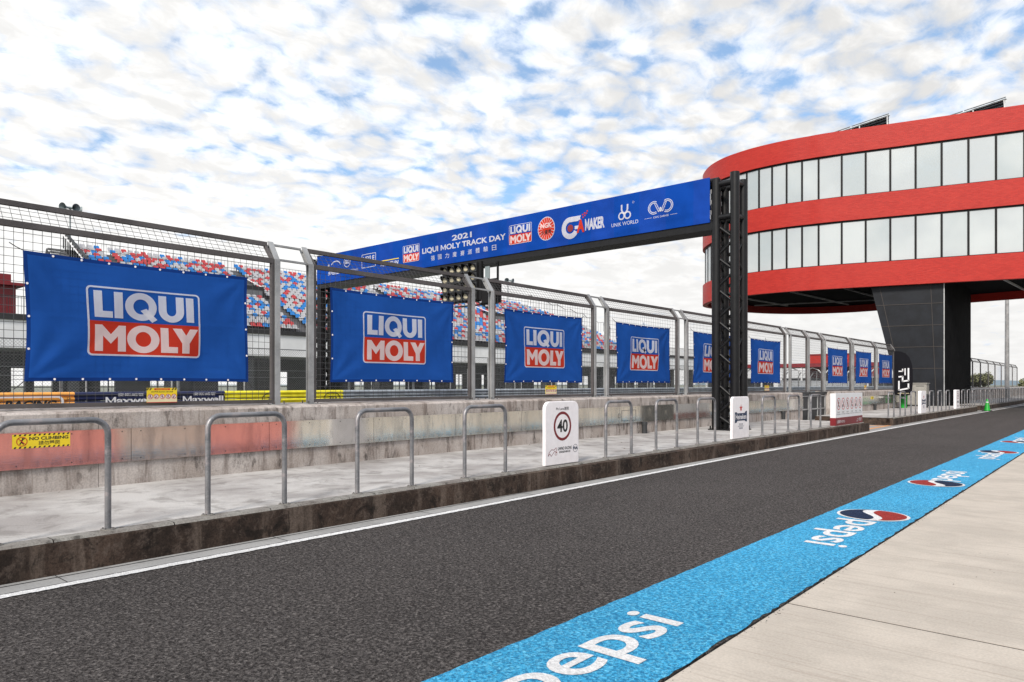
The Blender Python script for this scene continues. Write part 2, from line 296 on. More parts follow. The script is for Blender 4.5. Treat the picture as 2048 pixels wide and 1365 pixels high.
# ================================================================== mesh helpers
class MB:
    def __init__(s): s.v = []; s.f = []; s.mi = []; s.sm = []; s.mats = []
    def slot(s, m):
        m = M[m] if isinstance(m, str) else m
        if m not in s.mats: s.mats.append(m)
        return s.mats.index(m)
    def add(s, vs, fs, m, smooth=False):
        k = len(s.v); i = s.slot(m); s.v += [tuple(v) for v in vs]
        for f in fs: s.f.append(tuple(k+j for j in f)); s.mi.append(i); s.sm.append(smooth)
        return s
    def box(s, x0, x1, y0, y1, z0, z1, m):
        v = [(x, y, z) for z in (z0, z1) for y in (y0, y1) for x in (x0, x1)]
        return s.add(v, [(0, 2, 3, 1), (4, 5, 7, 6), (0, 1, 5, 4), (2, 6, 7, 3), (0, 4, 6, 2), (1, 3, 7, 5)], m)
    def bar(s, a, b, w, h, m, up=(0, 0, 1)):
        a = Vector(a); b = Vector(b); d = (b-a).normalized(); u = Vector(up)
        if abs(d.dot(u)) > 0.99: u = Vector((0, 1, 0))
        r = d.cross(u).normalized(); u = r.cross(d)
        v = [p + r*sx*w/2 + u*sz*h/2 for p in (a, b) for sx, sz in ((-1, -1), (1, -1), (1, 1), (-1, 1))]
        return s.add(v, [(0, 1, 2, 3), (7, 6, 5, 4), (0, 4, 5, 1), (1, 5, 6, 2), (2, 6, 7, 3), (3, 7, 4, 0)], m)
    def wire(s, a, b, r, m):
        a = Vector(a); b = Vector(b); d = (b-a).normalized(); u = Vector((0, 0, 1)) if abs(d.z) < 0.9 else Vector((0, 1, 0))
        p = d.cross(u).normalized()*r; q = d.cross(p).normalized()*r
        v = [c + k for c in (a, b) for k in (p, (-p+q*1.6)/1.3, (-p-q*1.6)/1.3)]
        return s.add(v, [(0, 1, 4, 3), (1, 2, 5, 4), (2, 0, 3, 5)], m)
    def tube(s, pts, r, m, n=12, caps=True):
        P = [Vector(p) for p in pts]; N = len(P); rr = r if isinstance(r, (list, tuple)) else [r]*N
        t0 = (P[1]-P[0]).normalized(); u = Vector((0, 0, 1)) if abs(t0.z) < 0.9 else Vector((1, 0, 0)); a = t0.cross(u).normalized(); vs = []
        for i, p in enumerate(P):
            t = (P[min(i+1, N-1)]-P[max(i-1, 0)]).normalized(); a = (a - t*a.dot(t)).normalized(); b = t.cross(a)
            vs += [p + (a*math.cos(2*math.pi*k/n) + b*math.sin(2*math.pi*k/n))*rr[i] for k in range(n)]
        fs = [(i*n+k, i*n+(k+1) % n, (i+1)*n+(k+1) % n, (i+1)*n+k) for i in range(N-1) for k in range(n)]
        s.add(vs, fs, m, True)
        if caps: s.add(vs[:n], [tuple(range(n))[::-1]], m); s.add(vs[-n:], [tuple(range(n))], m)
        return s
    def prism(s, loop, axis_o, u, v, w, depth, m, mside=None):
        """2-D loop extruded along w; u,v span the loop plane."""
        o = Vector(axis_o); u = Vector(u); v = Vector(v); w = Vector(w); n = len(loop)
        A = [o + u*a + v*b for a, b in loop]; B = [p + w*depth for p in A]
        tri = tessellate_polygon([[Vector((a, b, 0)) for a, b in loop]])
        s.add(B, tri, m); s.add(A, [t[::-1] for t in tri], m)
        s.add(A+B, [(i, (i+1) % n, n+(i+1) % n, n+i) for i in range(n)], mside or m)
        return s
    def flat(s, shp, o, u, v, m):
        o = Vector(o); u = Vector(u); v = Vector(v)
        return s.add([o + u*a + v*b for a, b in shp[0]], shp[1], m)
    def build(s, name, parent=None, loc=None, bevel=0):
        me = bpy.data.meshes.new(name); me.from_pydata(s.v, [], s.f)
        for m in s.mats: me.materials.append(m)
        me.polygons.foreach_set('material_index', s.mi); me.polygons.foreach_set('use_smooth', s.sm); me.update()
        if bevel:
            bm = bmesh.new(); bm.from_mesh(me); bmesh.ops.remove_doubles(bm, verts=bm.verts, dist=1e-5)
            es = [e for e in bm.edges if len(e.link_faces) == 2 and e.calc_face_angle(0) > 0.9]
            bmesh.ops.bevel(bm, geom=es, offset=bevel, segments=2, affect='EDGES', profile=0.6); bm.to_mesh(me); bm.free()
        o = bpy.data.objects.new(name, me); COL.objects.link(o)
        if parent: o.parent = parent
        if loc: o.location = loc
        return o
def empty(name, loc=(0, 0, 0), rz=0):
    o = bpy.data.objects.new(name, None); COL.objects.link(o); o.location = loc; o.rotation_euler = (0, 0, rz); return o
def tag(o, label=None, cat=None, group=None, kind=None):
    for k, v in (('label', label), ('category', cat), ('group', group), ('kind', kind)):
        if v: o[k] = v
    return o
def copy_tree(o, parent=None):
    c = o.copy(); COL.objects.link(c)
    if parent: c.parent = parent
    for ch in list(o.children): copy_tree(ch, c)
    return c

# ------------------------------------------------------------------ flat shapes (verts2d, faces)
def poly(*loops):
    L = [[Vector((a, b, 0)) for a, b in lp] for lp in loops]
    return ([(p.x, p.y) for lp in L for p in lp], [tuple(t) for t in tessellate_polygon(L)])
def ring(cx, cy, rx, ry, n=40, a0=0, a1=360):
    full = abs(a1-a0) >= 360
    return [(cx+rx*math.cos(R(a0+(a1-a0)*i/(n if full else n-1))), cy+ry*math.sin(R(a0+(a1-a0)*i/(n if full else n-1)))) for i in range(n)]
def disc(cx, cy, rx, ry=None, n=32): return poly(ring(cx, cy, rx, ry or rx, n))
def annulus(cx, cy, rx, ry, wx, wy=None, n=40): return poly(ring(cx, cy, rx, ry, n), ring(cx, cy, rx-wx, ry-(wy or wx), n))
def arc(cx, cy, rx, ry, w, a0, a1, n=24): return poly(ring(cx, cy, rx, ry, n, a0, a1) + ring(cx, cy, rx-w, ry-w, n, a1, a0))
def rect(x0, y0, x1, y1): return poly([(x0, y0), (x1, y0), (x1, y1), (x0, y1)])
def rrect(x0, y0, x1, y1, r, n=6):
    p = []
    for cx, cy, a in ((x1-r, y0+r, -90), (x1-r, y1-r, 0), (x0+r, y1-r, 90), (x0+r, y0+r, 180)):
        p += [(cx+r*math.cos(R(a+90*i/n)), cy+r*math.sin(R(a+90*i/n))) for i in range(n+1)]
    return p
def join(*sh):
    v = []; f = []
    for a, b in sh:
        k = len(v); v += a; f += [tuple(k+i for i in t) for t in b]
    return (v, f)
def stroke(pts, w):
    out = []
    for (a, b), (c, d) in zip(pts, pts[1:]):
        L = math.hypot(c-a, d-b) or 1; nx, ny = -(d-b)/L*w/2, (c-a)/L*w/2; ex, ey = (c-a)/L*w*0.25, (d-b)/L*w*0.25
        out.append(poly([(a+nx-ex, b+ny-ey), (a-nx-ex, b-ny-ey), (c-nx+ex, d-ny+ey), (c+nx+ex, d+ny+ey)]))
    return join(*out)
def xf(sh, sx=1, sy=1, ox=0, oy=0, rot=0, shear=0):
    c, s_ = math.cos(rot), math.sin(rot)
    return ([((a*sx+b*sy*shear)*c-b*sy*s_+ox, (a*sx+b*sy*shear)*s_+b*sy*c+oy) for a, b in sh[0]], sh[1])
_tc = {}
def text(s, bold=0.0):
    if any(ord(ch) > 255 for ch in s): bold = min(bold, .004)
    if (s, bold) in _tc: return _tc[(s, bold)]
    if bold > 0 and 'M' in s:                             # set letter by letter: the heavy M is drawn as its own outline
        mx = lambda q: max(p[0] for p in text(q, 0.0)[0]); parts = []
        for i, ch in enumerate(s):
            if ch == ' ': continue
            x = mx(s[:i] + 'I') - mx('I')
            if ch == 'M':
                P_ = text('M', 0.0)[0]; x0 = min(p[0] for p in P_)-bold; x1 = max(p[0] for p in P_)+bold; y0 = min(p[1] for p in P_)-bold; y1 = max(p[1] for p in P_)+bold
                w = .075+1.8*bold; c_ = (x0+x1)/2
                parts.append(poly([(x0+x, y0), (x0+x+w, y0), (x0+x+w, y1-w*1.9), (c_+x, y0+w*.5), (x1+x-w, y1-w*1.9), (x1+x-w, y0), (x1+x, y0), (x1+x, y1), (x1+x-w*.95, y1), (c_+x, y0+w*2.1), (x0+x+w*.95, y1), (x0+x, y1)]))
            else: parts.append(xf(text(ch, bold), ox=x))
        _tc[(s, bold)] = join(*parts); return _tc[(s, bold)]
    c = bpy.data.curves.new('lettering', 'FONT'); c.body = s; c.offset = bold; c.resolution_u = 5
    o = bpy.data.objects.new('lettering', c); COL.objects.link(o)
    me = bpy.data.meshes.new_from_object(o.evaluated_get(bpy.context.evaluated_depsgraph_get()))
    r = ([(v.co.x, v.co.y) for v in me.vertices], [tuple(p.vertices) for p in me.polygons])
    bpy.data.objects.remove(o); bpy.data.curves.remove(c); bpy.data.meshes.remove(me); _tc[(s, bold)] = r; return r
def fit(sh, x0, y0, x1, y1, shear=0):
    if shear: sh = xf(sh, shear=shear)
    xs = [p[0] for p in sh[0]]; ys = [p[1] for p in sh[0]]
    sx = (x1-x0)/(max(xs)-min(xs)); sy = (y1-y0)/(max(ys)-min(ys))
    return ([(x0+(a-min(xs))*sx, y0+(b-min(ys))*sy) for a, b in sh[0]], sh[1])
def star(cx, cy, r, k=0.40): return poly([(cx+(r if i % 2 == 0 else r*k)*math.sin(R(36*i)), cy+(r if i % 2 == 0 else r*k)*math.cos(R(36*i))) for i in range(10)])
def chop(shp, step, mx=1e9):
    bm = bmesh.new(); vv = [bm.verts.new((a, c, 0)) for a, c in shp[0]]
    for f in shp[1]:
        try: bm.faces.new([vv[i] for i in f])
        except ValueError: pass
    xs = [p[0] for p in shp[0]]; ys_ = [p[1] for p in shp[0]]
    for ax, lo, hi in ((0, min(xs), max(xs)), (1, min(ys_), max(ys_))):
        t = lo + step*.5
        while t < hi:
            bmesh.ops.bisect_plane(bm, geom=bm.verts[:]+bm.edges[:]+bm.faces[:], plane_co=(t, t, 0), plane_no=(1, 0, 0) if ax == 0 else (0, 1, 0)); t += step
    bm.verts.index_update(); r = ([(w.co.x, w.co.y) for w in bm.verts], [tuple(w.index for w in f.verts) for f in bm.faces]); bm.free(); return r
def boxed_logo(W_, H_):
    """the two-line boxed logo: returns [(shape, key)], origin lower-left"""
    q = lambda x, y: ((x-105)/645*W_, (790-y)/420*H_)
    L = lambda pts: [q(*p) for p in pts]
    el = lambda cx, cy, rx, ry, n=40, a0=0, a1=360: [q(cx+rx*math.cos(R(a)), cy-ry*math.sin(R(a))) for a in [a0+(a1-a0)*i/(n if abs(a1-a0) >= 360 else n-1) for i in range(n)]]
    wb = []
    outer = rrect(105, 370, 750, 790, 26); inner = rrect(115.5, 380.5, 739.5, 779.5, 17)
    wb.append(poly(L(outer), L(inner)))
    red = [(113, 579), (742, 579)] + [p for p in rrect(113, 378, 742, 782, 19) if p[1] > 700 and p[0] > 400][::1] + [p for p in rrect(113, 378, 742, 782, 19) if p[1] > 700 and p[0] < 400]
    # order the lower corners: right side down, then left side up
    rc = [(742-19+19*math.cos(R(a)), 763+19*math.sin(R(a))) for a in (0, 15, 30, 45, 60, 75, 90)]
    lc = [(113+19-19*math.sin(R(a)), 763+19*math.cos(R(a))) for a in (0, 15, 30, 45, 60, 75, 90)]
    redp = poly(L([(113, 579), (742, 579)] + rc + lc))
    wb.append(poly(L([(143, 397), (187, 397), (187, 518), (240, 518), (240, 557), (143, 557)])))
    wb.append(poly(L([(249, 397), (296, 397), (296, 557), (249, 557)])))
    wb.append(poly(el(398, 477, 90, 87), el(398, 477, 44, 47)))
    wb.append(poly(L([(394, 502), (428, 486), (489, 553), (459, 573)])))
    u_o = [(650, 397), (650, 490)] + [(574.5+75.5*math.cos(R(a)), 490+74*math.sin(R(a))) for a in range(10, 180, 10)] + [(499, 490), (499, 397), (546, 397), (546, 492)]
    u_i = [(574.5-28.5*math.cos(R(a)), 492+31*math.sin(R(a))) for a in range(20, 180, 20)] + [(603, 492), (603, 397)]
    wb.append(poly(L(u_o + u_i)))
    wb.append(poly(L([(664, 397), (711, 397), (711, 557), (664, 557)])))
    wb.append(poly(L([(143, 602), (182, 602), (228, 658), (272, 602), (310, 602), (310, 762), (266, 762), (266, 668), (228, 716), (186, 668), (186, 762), (143, 762)])))
    wb.append(poly(el(407, 681, 90, 87), el(407, 681, 43, 47)))
    wb.append(poly(L([(505, 602), (551, 602), (551, 723), (606, 723), (606, 762), (505, 762)])))
    wb.append(poly(L([(577, 602), (631, 602), (658, 645), (684, 602), (735, 602), (680, 697), (680, 762), (633, 762), (633, 697)])))
    return [(redp, 'bred'), (join(*wb), 'bwhite')]

# ================================================================== ground
def kx(y):      # the kerb face runs very slightly curved along the lane
    P = [(-30, -6.76), (0, -6.79), (6, -6.82), (16, -6.97), (30, -6.96), (60, -6.86), (130, -6.8)]
    for (a, b), (c, d) in zip(P, P[1:]):
        if y <= c: return b + (d-b)*(y-a)/(c-a)
    return P[-1][1]
ys = [-30, -10, -4, 0, 3, 6, 9, 12, 16, 20, 26.5, 30.4, 40, 50, 60, 80, 100, 130]
def strip(name, f0, f1, z, m, y0=-30, y1=130):
    b = MB(); Y = [y0] + [y for y in ys if y0 < y < y1] + [y1]
    vs = []
    for y in Y: vs += [(f0(y), y, z), (f1(y), y, z)]
    b.add(vs, [(2*i, 2*i+1, 2*i+3, 2*i+2) for i in range(len(Y)-1)], m)
    return b
g = MB().box(-900, 900, -300, 1500, -3, -0.03, 'land'); tag(g.build('ground'), kind='structure')
g = MB().box(-4000, 4000, 1500, 6000, -3, -0.6, 'sea'); tag(g.build('sea'), kind='structure')
g = MB().box(-27.2, -10.8, -60, 260, -0.02, 0.0, 'asphalt'); tag(g.build('race_track'), kind='structure')
g = MB().box(-50.5, -27.2, -60, 260, -0.02, 0.004, 'land'); tag(g.build('trackside_ground'), kind='structure')
b = MB().box(-10.8, -1.92, -30, 200, -0.025, 0.0, 'asphalt'); tag(b.build('pit_lane'), kind='structure')
b = strip('', lambda y: kx(y)-3.2, lambda y: kx(y)+0.31, 0.004, 'gutter'); tag(b.build('gutter'), kind='structure')
b = strip('', lambda y: kx(y)+0.085, lambda y: kx(y)+0.10, 0.0065, 'frame_blk')
y = -8
while y < 60: b.box(kx(y)+0.0, kx(y)+0.31, y, y+0.008, 0.0062, 0.0068, 'dark'); y += 2.0
tag(b.build('gutter_joint'), kind='structure')
def wx(y): return kx(y) + 0.34 + max(0, (y-35))*0.006
b = MB(); vs = []; n_ = 3200
for i in range(n_+1):
    y = -8 + i*0.04; vs += [(wx(y)+random.uniform(-.006, .006), y, .008), (wx(y)+.105+random.uniform(-.007, .007), y, .008)]
b.add(vs, [(2*i, 2*i+1, 2*i+3, 2*i+2) for i in range(n_)], 'whitepaint')
tag(b.build('white_edge_line'), kind='structure')
# blue strip with painted marks, edges slightly ragged
random.seed(3)
bl = MB(); n = 1500; vs = []
for i in range(n+1):
    y = -8 + i*0.08*(1+0) if True else 0
    vs += [(-2.875+random.uniform(-.006, .006), y, 0.005), (-1.925+random.uniform(-.014, .014), y, 0.005)]
bl.add(vs, [(2*i, 2*i+1, 2*i+3, 2*i+2) for i in range(n)], 'bluepaint')
def pepsi(yc, up):
    """painted lettering and roundel; up=-1: letter tops towards the wall"""
    T = fit(text('pepsi', 0.012), 0, -0.09, 1.61, 0.45)
    if up < 0: o, u, v = (-2.21, yc+0.46, 0.009), (0, 1, 0), (-1, 0, 0)
    else: o, u, v = (-2.56, yc-0.46, 0.009), (0, -1, 0), (1, 0, 0)
    bl.flat(T, o, u, v, 'whitepaint')
    c = (-2.385, yc, 0.0085); r = 0.40
    bl.flat(disc(0, 0, r, r, 48), c, u, v, 'whitepaint')
    ri = 0.365
    def wave(x, k): return k*0.05 + 0.085*math.sin(x/ri*2.6)*(-1) 
    up_pts = ring(0, 0, ri, ri, 25, 8, 172); lo_pts = ring(0, 0, ri, ri, 25, 188, 352)
    wv = [(ri*0.985*(-1+2*i/20.), 0) for i in range(21)]
    redl = up_pts + [(x, 0.055 + 0.10*math.sin(x/ri*2.4)) for x, _ in wv]
    navl = lo_pts + [(x, -0.055 + 0.13*math.sin(x/ri*2.4)*(0.9)) for x, _ in wv[::-1]]
    cc = (c[0], c[1], 0.0125)
    bl.flat(poly(redl), cc, u, v, 'redpaint'); bl.flat(poly(navl), cc, u, v, 'navypaint')
for k in range(-1, 7):
    pepsi(2.29 + 10.85*k, -1); pepsi(9.45 + 10.75*k, +1)
tag(bl.build('blue_painted_strip'), kind='structure')
ap = MB(); yy = [-28.5, -22.9, -17.3, -11.7, -6.05, -0.45, 5.27, 11.64, 18, 24.3, 30.6, 37, 43.3, 49.6, 56, 64, 72, 80, 90, 100, 120, 200]
for a, c in zip(yy, yy[1:]):
    for x0, x1 in ((-1.90, 4.1), (4.11, 10.1), (10.11, 14)): ap.box(x0, x1, a+0.013, c-0.013, -0.02, 0.0, 'apron')
ap.box(-1.94, -1.901, -28, 200, -0.02, -0.012, 'frame_blk')
for q in yy[1:-1]: ap.box(-1.9, 14, q-.0125, q+.0125, -0.02, -0.004, 'frame_blk')
for q in (4.105, 10.105): ap.box(q-.004, q+.004, -28, 200, -0.02, -0.0045, 'dark')
tag(ap.build('apron'), kind='structure')
# crumbs of grit along the apron edge
random.seed(11); gr = MB()
for i in range(260):
    y = random.uniform(2, 16)**1.0; x = -1.90 + abs(random.gauss(0, 0.02)); r = random.uniform(.002, .006)
    gr.add([(x-r, y, 0.001), (x, y-r, 0.001), (x+r, y, 0.001), (x, y+r, 0.001), (x, y, r)], [(0, 1, 4), (1, 2, 4), (2, 3, 4), (3, 0, 4)], 'dark')
for i in range(60):
    y = random.uniform(2, 12); x = random.uniform(-1.8, 4); r = random.uniform(.002, .006)
    gr.add([(x-r, y, 0.001), (x, y-r, 0.001), (x+r, y+r*.5, 0.001), (x, y+r, 0.001), (x, y, r*.7)], [(0, 1, 4), (1, 2, 4), (2, 3, 4), (3, 0, 4)], 'frame_blk')
random.seed(31)
tag(gr.build('gravel'), label='loose dark grit scattered on the pale concrete', kind='stuff')

lf = MB()
for i in range(46):                                       # dry leaf scraps lying on the walkway
    y = random.uniform(1.5, 26); x = random.choice([random.uniform(-9.8, -7.2), -9.80+abs(random.gauss(0, .05))]); r = random.uniform(.008, .022); a = random.uniform(0, 3.1)
    c_, s_ = math.cos(a)*r, math.sin(a)*r; lf.add([(x-c_*1.8, y-s_*1.8, .303), (x+s_, y-c_, .306), (x+c_*1.8, y+s_*1.8, .309), (x-s_, y+c_, .304)], [(0, 1, 2, 3)], 'bark')
tag(lf.build('leaf_litter'), label='dry dark leaf scraps scattered on the pale walkway', kind='stuff')
# platforms
def platform(y0, y1, name):
    b = MB(); Y = [y0] + [y0 + (y1-y0)*i/40 for i in range(1, 40)] + [y1]
    xs = lambda y: kx(y); zt = 0.30
    for a, c in zip(Y, Y[1:]):
        b.add([(-9.87, a, zt), (xs(a)-.16, a, zt), (xs(c)-.16, c, zt), (-9.87, c, zt)], [(0, 1, 2, 3)], 'platform')
    y = y0
    while y < y1-0.01:                                   # kerb stones 1 m long, each with its own rounded arris
        e = min(y+1.0, y1)
        p = [(xs(y)-.16, zt), (xs(y)-.02, zt+.001), (xs(y), zt-.022), (xs(y)+.0, 0)]
        jog = random.uniform(-.003, .003)
        A = [(q[0]+jog, y+.004, q[1]) for q in p]; B = [(q[0]-xs(y)+xs(e)+jog, e-.004, q[1]) for q in p]
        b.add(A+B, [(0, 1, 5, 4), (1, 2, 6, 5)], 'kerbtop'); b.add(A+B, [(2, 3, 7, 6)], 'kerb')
        y += 1.0
    b.add([(-9.87, y0, 0), (xs(y0), y0, 0), (xs(y0), y0, zt-.01), (-9.87, y0, zt-.01)], [(0, 1, 2, 3)], 'kerb')
    b.add([(-9.87, y1, 0), (xs(y1), y1, 0), (xs(y1), y1, zt-.01), (-9.87, y1, zt-.01)], [(3, 2, 1, 0)], 'kerb')
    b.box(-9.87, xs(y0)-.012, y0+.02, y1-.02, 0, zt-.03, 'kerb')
    return tag(b.build(name), kind='structure')
platform(-12, 26.5, 'pit_wall_platform'); platform(30.4, 49.8, 'pit_wall_platform'); platform(51.6, 112, 'pit_wall_platform')
b = MB(); b.add([(-7.2, 26.5, .009), (-7.0, 26.5, .009), (-7.0, 30.4, .009), (-7.2, 30.4, .009)], [(0, 1, 2, 3)], 'orangepaint')
b.add([(-8.7, 26.5, .0095), (-8.45, 26.5, .0095), (-7.25, 30.3, .0095), (-7.45, 30.35, .0095)], [(0, 1, 2, 3)], 'orangepaint')
tag(b.build('orange_line'), kind='structure')
b = MB().box(-12, -9.0, 26.5, 33, 0.0, 0.008, 'platform'); tag(b.build('gate_path'), kind='structure')

# ================================================================== pit wall
def pit_wall(y0, y1, label, plates=True, base=0.3):
    b = MB(); x0, x1 = -10.72, -9.87
    Y = []; y = y0
    while y < y1-.01: Y.append((y, min(y+2.2, y1))); y += 2.2
    for a, c in Y:
        b.box(x0, x1, a+.003, c-.003, 0, 1.235, 'wall')
        b.add([(x0, a+.003, 1.235), (x1, a+.003, 1.235), (x1-.03, a+.003, 1.262), (x0, a+.003, 1.292),
               (x0, c-.003, 1.235), (x1, c-.003, 1.235), (x1-.03, c-.003, 1.262), (x0, c-.003, 1.292)],
              [(1, 5, 6, 2), (2, 6, 7, 3), (0, 1, 2, 3), (7, 6, 5, 4), (3, 7, 4, 0)], 'wall')
    w = b.build('pit_wall'); tag(w, label, 'wall')
    # cladding strip of steel plates
    y = y0+.02
    if plates:
        while y < y1-.1:
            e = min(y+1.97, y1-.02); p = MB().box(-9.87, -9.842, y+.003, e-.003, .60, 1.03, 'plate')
            k = y+.12
            while k < e-.05:
                for zz_ in (.64, .99):
                    p.add([(-9.8395, k+.008*math.cos(R(a)), zz_+.008*math.sin(R(a))) for a in range(0, 360, 60)], [tuple(range(6))], 'dark')
                k += .58
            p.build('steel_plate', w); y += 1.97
    return w
W1 = pit_wall(-12, 28.95, 'long stained concrete pit wall faced with steel plates, left of the gate gap')
W2 = pit_wall(33.05, 45.6, 'short concrete pit wall between the gate gap and the black feather flag')
W3 = pit_wall(62, 112, 'far concrete pit wall under the distant fence, right of the dark pylon', False)
d = MB()
for y0, y1, z0, z1 in ((15.62, 16.3, .66, .93), (15.45, 15.54, .74, .85)):
    for s_ in ((y0, y0+.008, z0, z1), (y1-.008, y1, z0, z1), (y0, y1, z0, z0+.008), (y0, y1, z1-.008, z1)): d.box(-9.8425, -9.838, s_[0], s_[1], s_[2], s_[3], 'dark')
d.build('access_hatch', W1)
stub = MB().tube([(0, 0, 0), (0, 0, .22)], .07, 'dark', 16).tube([(0, 0, .22), (0, 0, .30)], .078, 'dark', 16)
so_ = stub.build('drain_pipe', loc=(-9.77, 16.62, .30)); tag(so_, 'grey pipe stub against the wall under the black plate, between two hoops', 'pipe', 'grey pipe stubs at the foot of the wall')
for y, lab in ((26.6, 'grey pipe stub at the wall end just left of the gate gap'), (39.1, 'grey pipe stub on the far platform behind the notice board')):
    c = so_.copy(); COL.objects.link(c); c.location = (-9.77, y, .30); c['label'] = lab

# ------------------------------------------------------------------ debris fence
PX = -10.3
def post(y):
    b = MB(); w, d = .044, .048
    # channel post, bent towards the track at the top
    for dx, t in ((-w, .012), (w-.012, .012)): b.box(PX+dx, PX+dx+t, y-d, y+d, 1.27, 3.585, 'galv')
    b.box(PX-w+.012, PX+w-.012, y-.01, y+.01, 1.27, 3.58, 'galv')
    a = Vector((PX, y, 3.55)); e = Vector((PX-.21, y, 3.87)); dr = (e-a).normalized(); nn = Vector((dr.z, 0, -dr.x))
    for o in (-w+.006, w-.006): b.bar(a+nn*o, e+nn*o, .096, .012, 'galv', up=tuple(nn))
    b.bar(a, e, .02, 2*w-.024, 'galv', up=tuple(nn))
    b.box(PX-.12, PX+.12, y-.11, y+.11, 1.272, 1.285, 'galv')
    for sx in (-.09, .09):
        for sy in (-.085, .085): b.tube([(PX+sx, y+sy, 1.28), (PX+sx, y+sy, 1.33)], .012, 'rust', 6)
    return b
def bay(fence, y0, y1, mesh=True, sp=.10):
    y0 += .06; y1 -= .06
    f = MB(); tx, tz = PX-.20, 3.845
    f.bar((tx, y0, tz), (tx, y1, tz), .066, .066, 'rust'); f.bar((PX, y0, 3.555), (PX, y1, 3.555), .07, .075, 'rust')
    f.bar((PX, y0, 1.33), (PX, y1, 1.33), .07, .055, 'rust')
    for y in (y0+.02, y1-.02):
        f.box(PX-.03, PX+.03, y-.02, y+.02, 1.36, 3.52, 'rust'); f.bar((PX, y, 3.58), (tx, y, tz-.03), .04, .05, 'rust')
    fo = f.build('panel_frame', fence)
    m = MB(); r = .0026; xw = PX-.005
    n = int(round((y1-y0-.08)/sp)); 
    for i in range(1, n):
        y = y0+.04+(y1-y0-.08)*i/n; m.wire((xw, y, 1.34), (xw, y, 3.54), r, 'wire'); m.wire((xw, y, 3.57), (tx, y, tz-.03), r, 'wire')
    for k in range(1, 22): z = 1.36+k*.1; m.wire((xw, y0, z), (xw, y1, z), r, 'wire')
    for q in (.25, .5, .75): m.wire((xw-.2*q, y0, 3.57+.26*q), (xw-.2*q, y1, 3.57+.26*q), r, 'wire')
    m.build('wire_mesh', fo)
F1 = empty('debris_fence', (0, 0, 0)); tag(F1, 'tall galvanised mesh safety fence with cranked posts standing on the pit wall', 'fence')
pairs = [(1.72, 2.30), (6.14, 6.76), (10.61, 11.2), (15.04, 15.61), (19.44, 19.98), (23.85, 24.4), (28.22, 28.76)]
seq = [-2.1] + [y for p in pairs for y in p] + [30.72, 30.90, 32.68, 33.0, 36.85, 37.26, 41.2, 41.55, 45.2]
for y in seq[1:]: post(y).build('fence_post', F1)
for a, c in ((-2.1, 1.72), (2.30, 6.14), (6.76, 10.61), (11.2, 15.04), (15.61, 19.44), (19.98, 23.85), (24.4, 28.22), (28.76, 30.72), (30.90, 32.68), (33.0, 36.85), (37.26, 41.2), (41.55, 45.2)): bay(F1, a, c)
for a, c in pairs:                                        # short ties between paired posts
    MB().bar((PX-.20, a+.06, 3.85), (PX-.20, c-.06, 3.85), .05, .03, 'galv').build('tie_bar', F1); MB().bar((PX, a+.06, 3.585), (PX, c-.06, 3.585), .05, .03, 'galv').build('tie_bar', F1)
F2 = empty('debris_fence', (0, 0, 0)); tag(F2, 'distant run of the mesh safety fence right of the dark pylon', 'fence')
fy = [63, 67.4, 71.8, 76.0, 80.6, 85.0, 89.5, 94.2, 98.6, 103]
for y in fy: post(y).build('fence_post', F2)
for a, c in zip(fy, fy[1:]): bay(F2, a, c, sp=.3)
# gate between the two walls
G = empty('service_gate', (-10.3, 30.9, 0)); tag(G, 'dark steel double gate under the fence in the gap of the pit wall', 'gate')
g = MB(); g.box(-.09, .09, -1.95, 2.12, 1.17, 1.265, 'dark')
for y in (-1.9, -.06, .06, 2.05): g.box(-.06, .06, y-.05, y+.05, 0.01, 1.17, 'galv')
g.build('gate_frame', G)
for y0, y1 in ((-1.83, -.14), (.13, 1.98)):
    l = MB().box(-.02, .02, y0, y1, .06, 1.15, 'dark')
    for z in (.08, .55, 1.1): l.box(.02, .05, y0, y1, z-.025, z+.025, 'galv')
    l.box(.02, .05, (y0+y1)/2-.03, (y0+y1)/2+.03, .1, 1.1, 'galv'); l.build('gate_leaf', G)

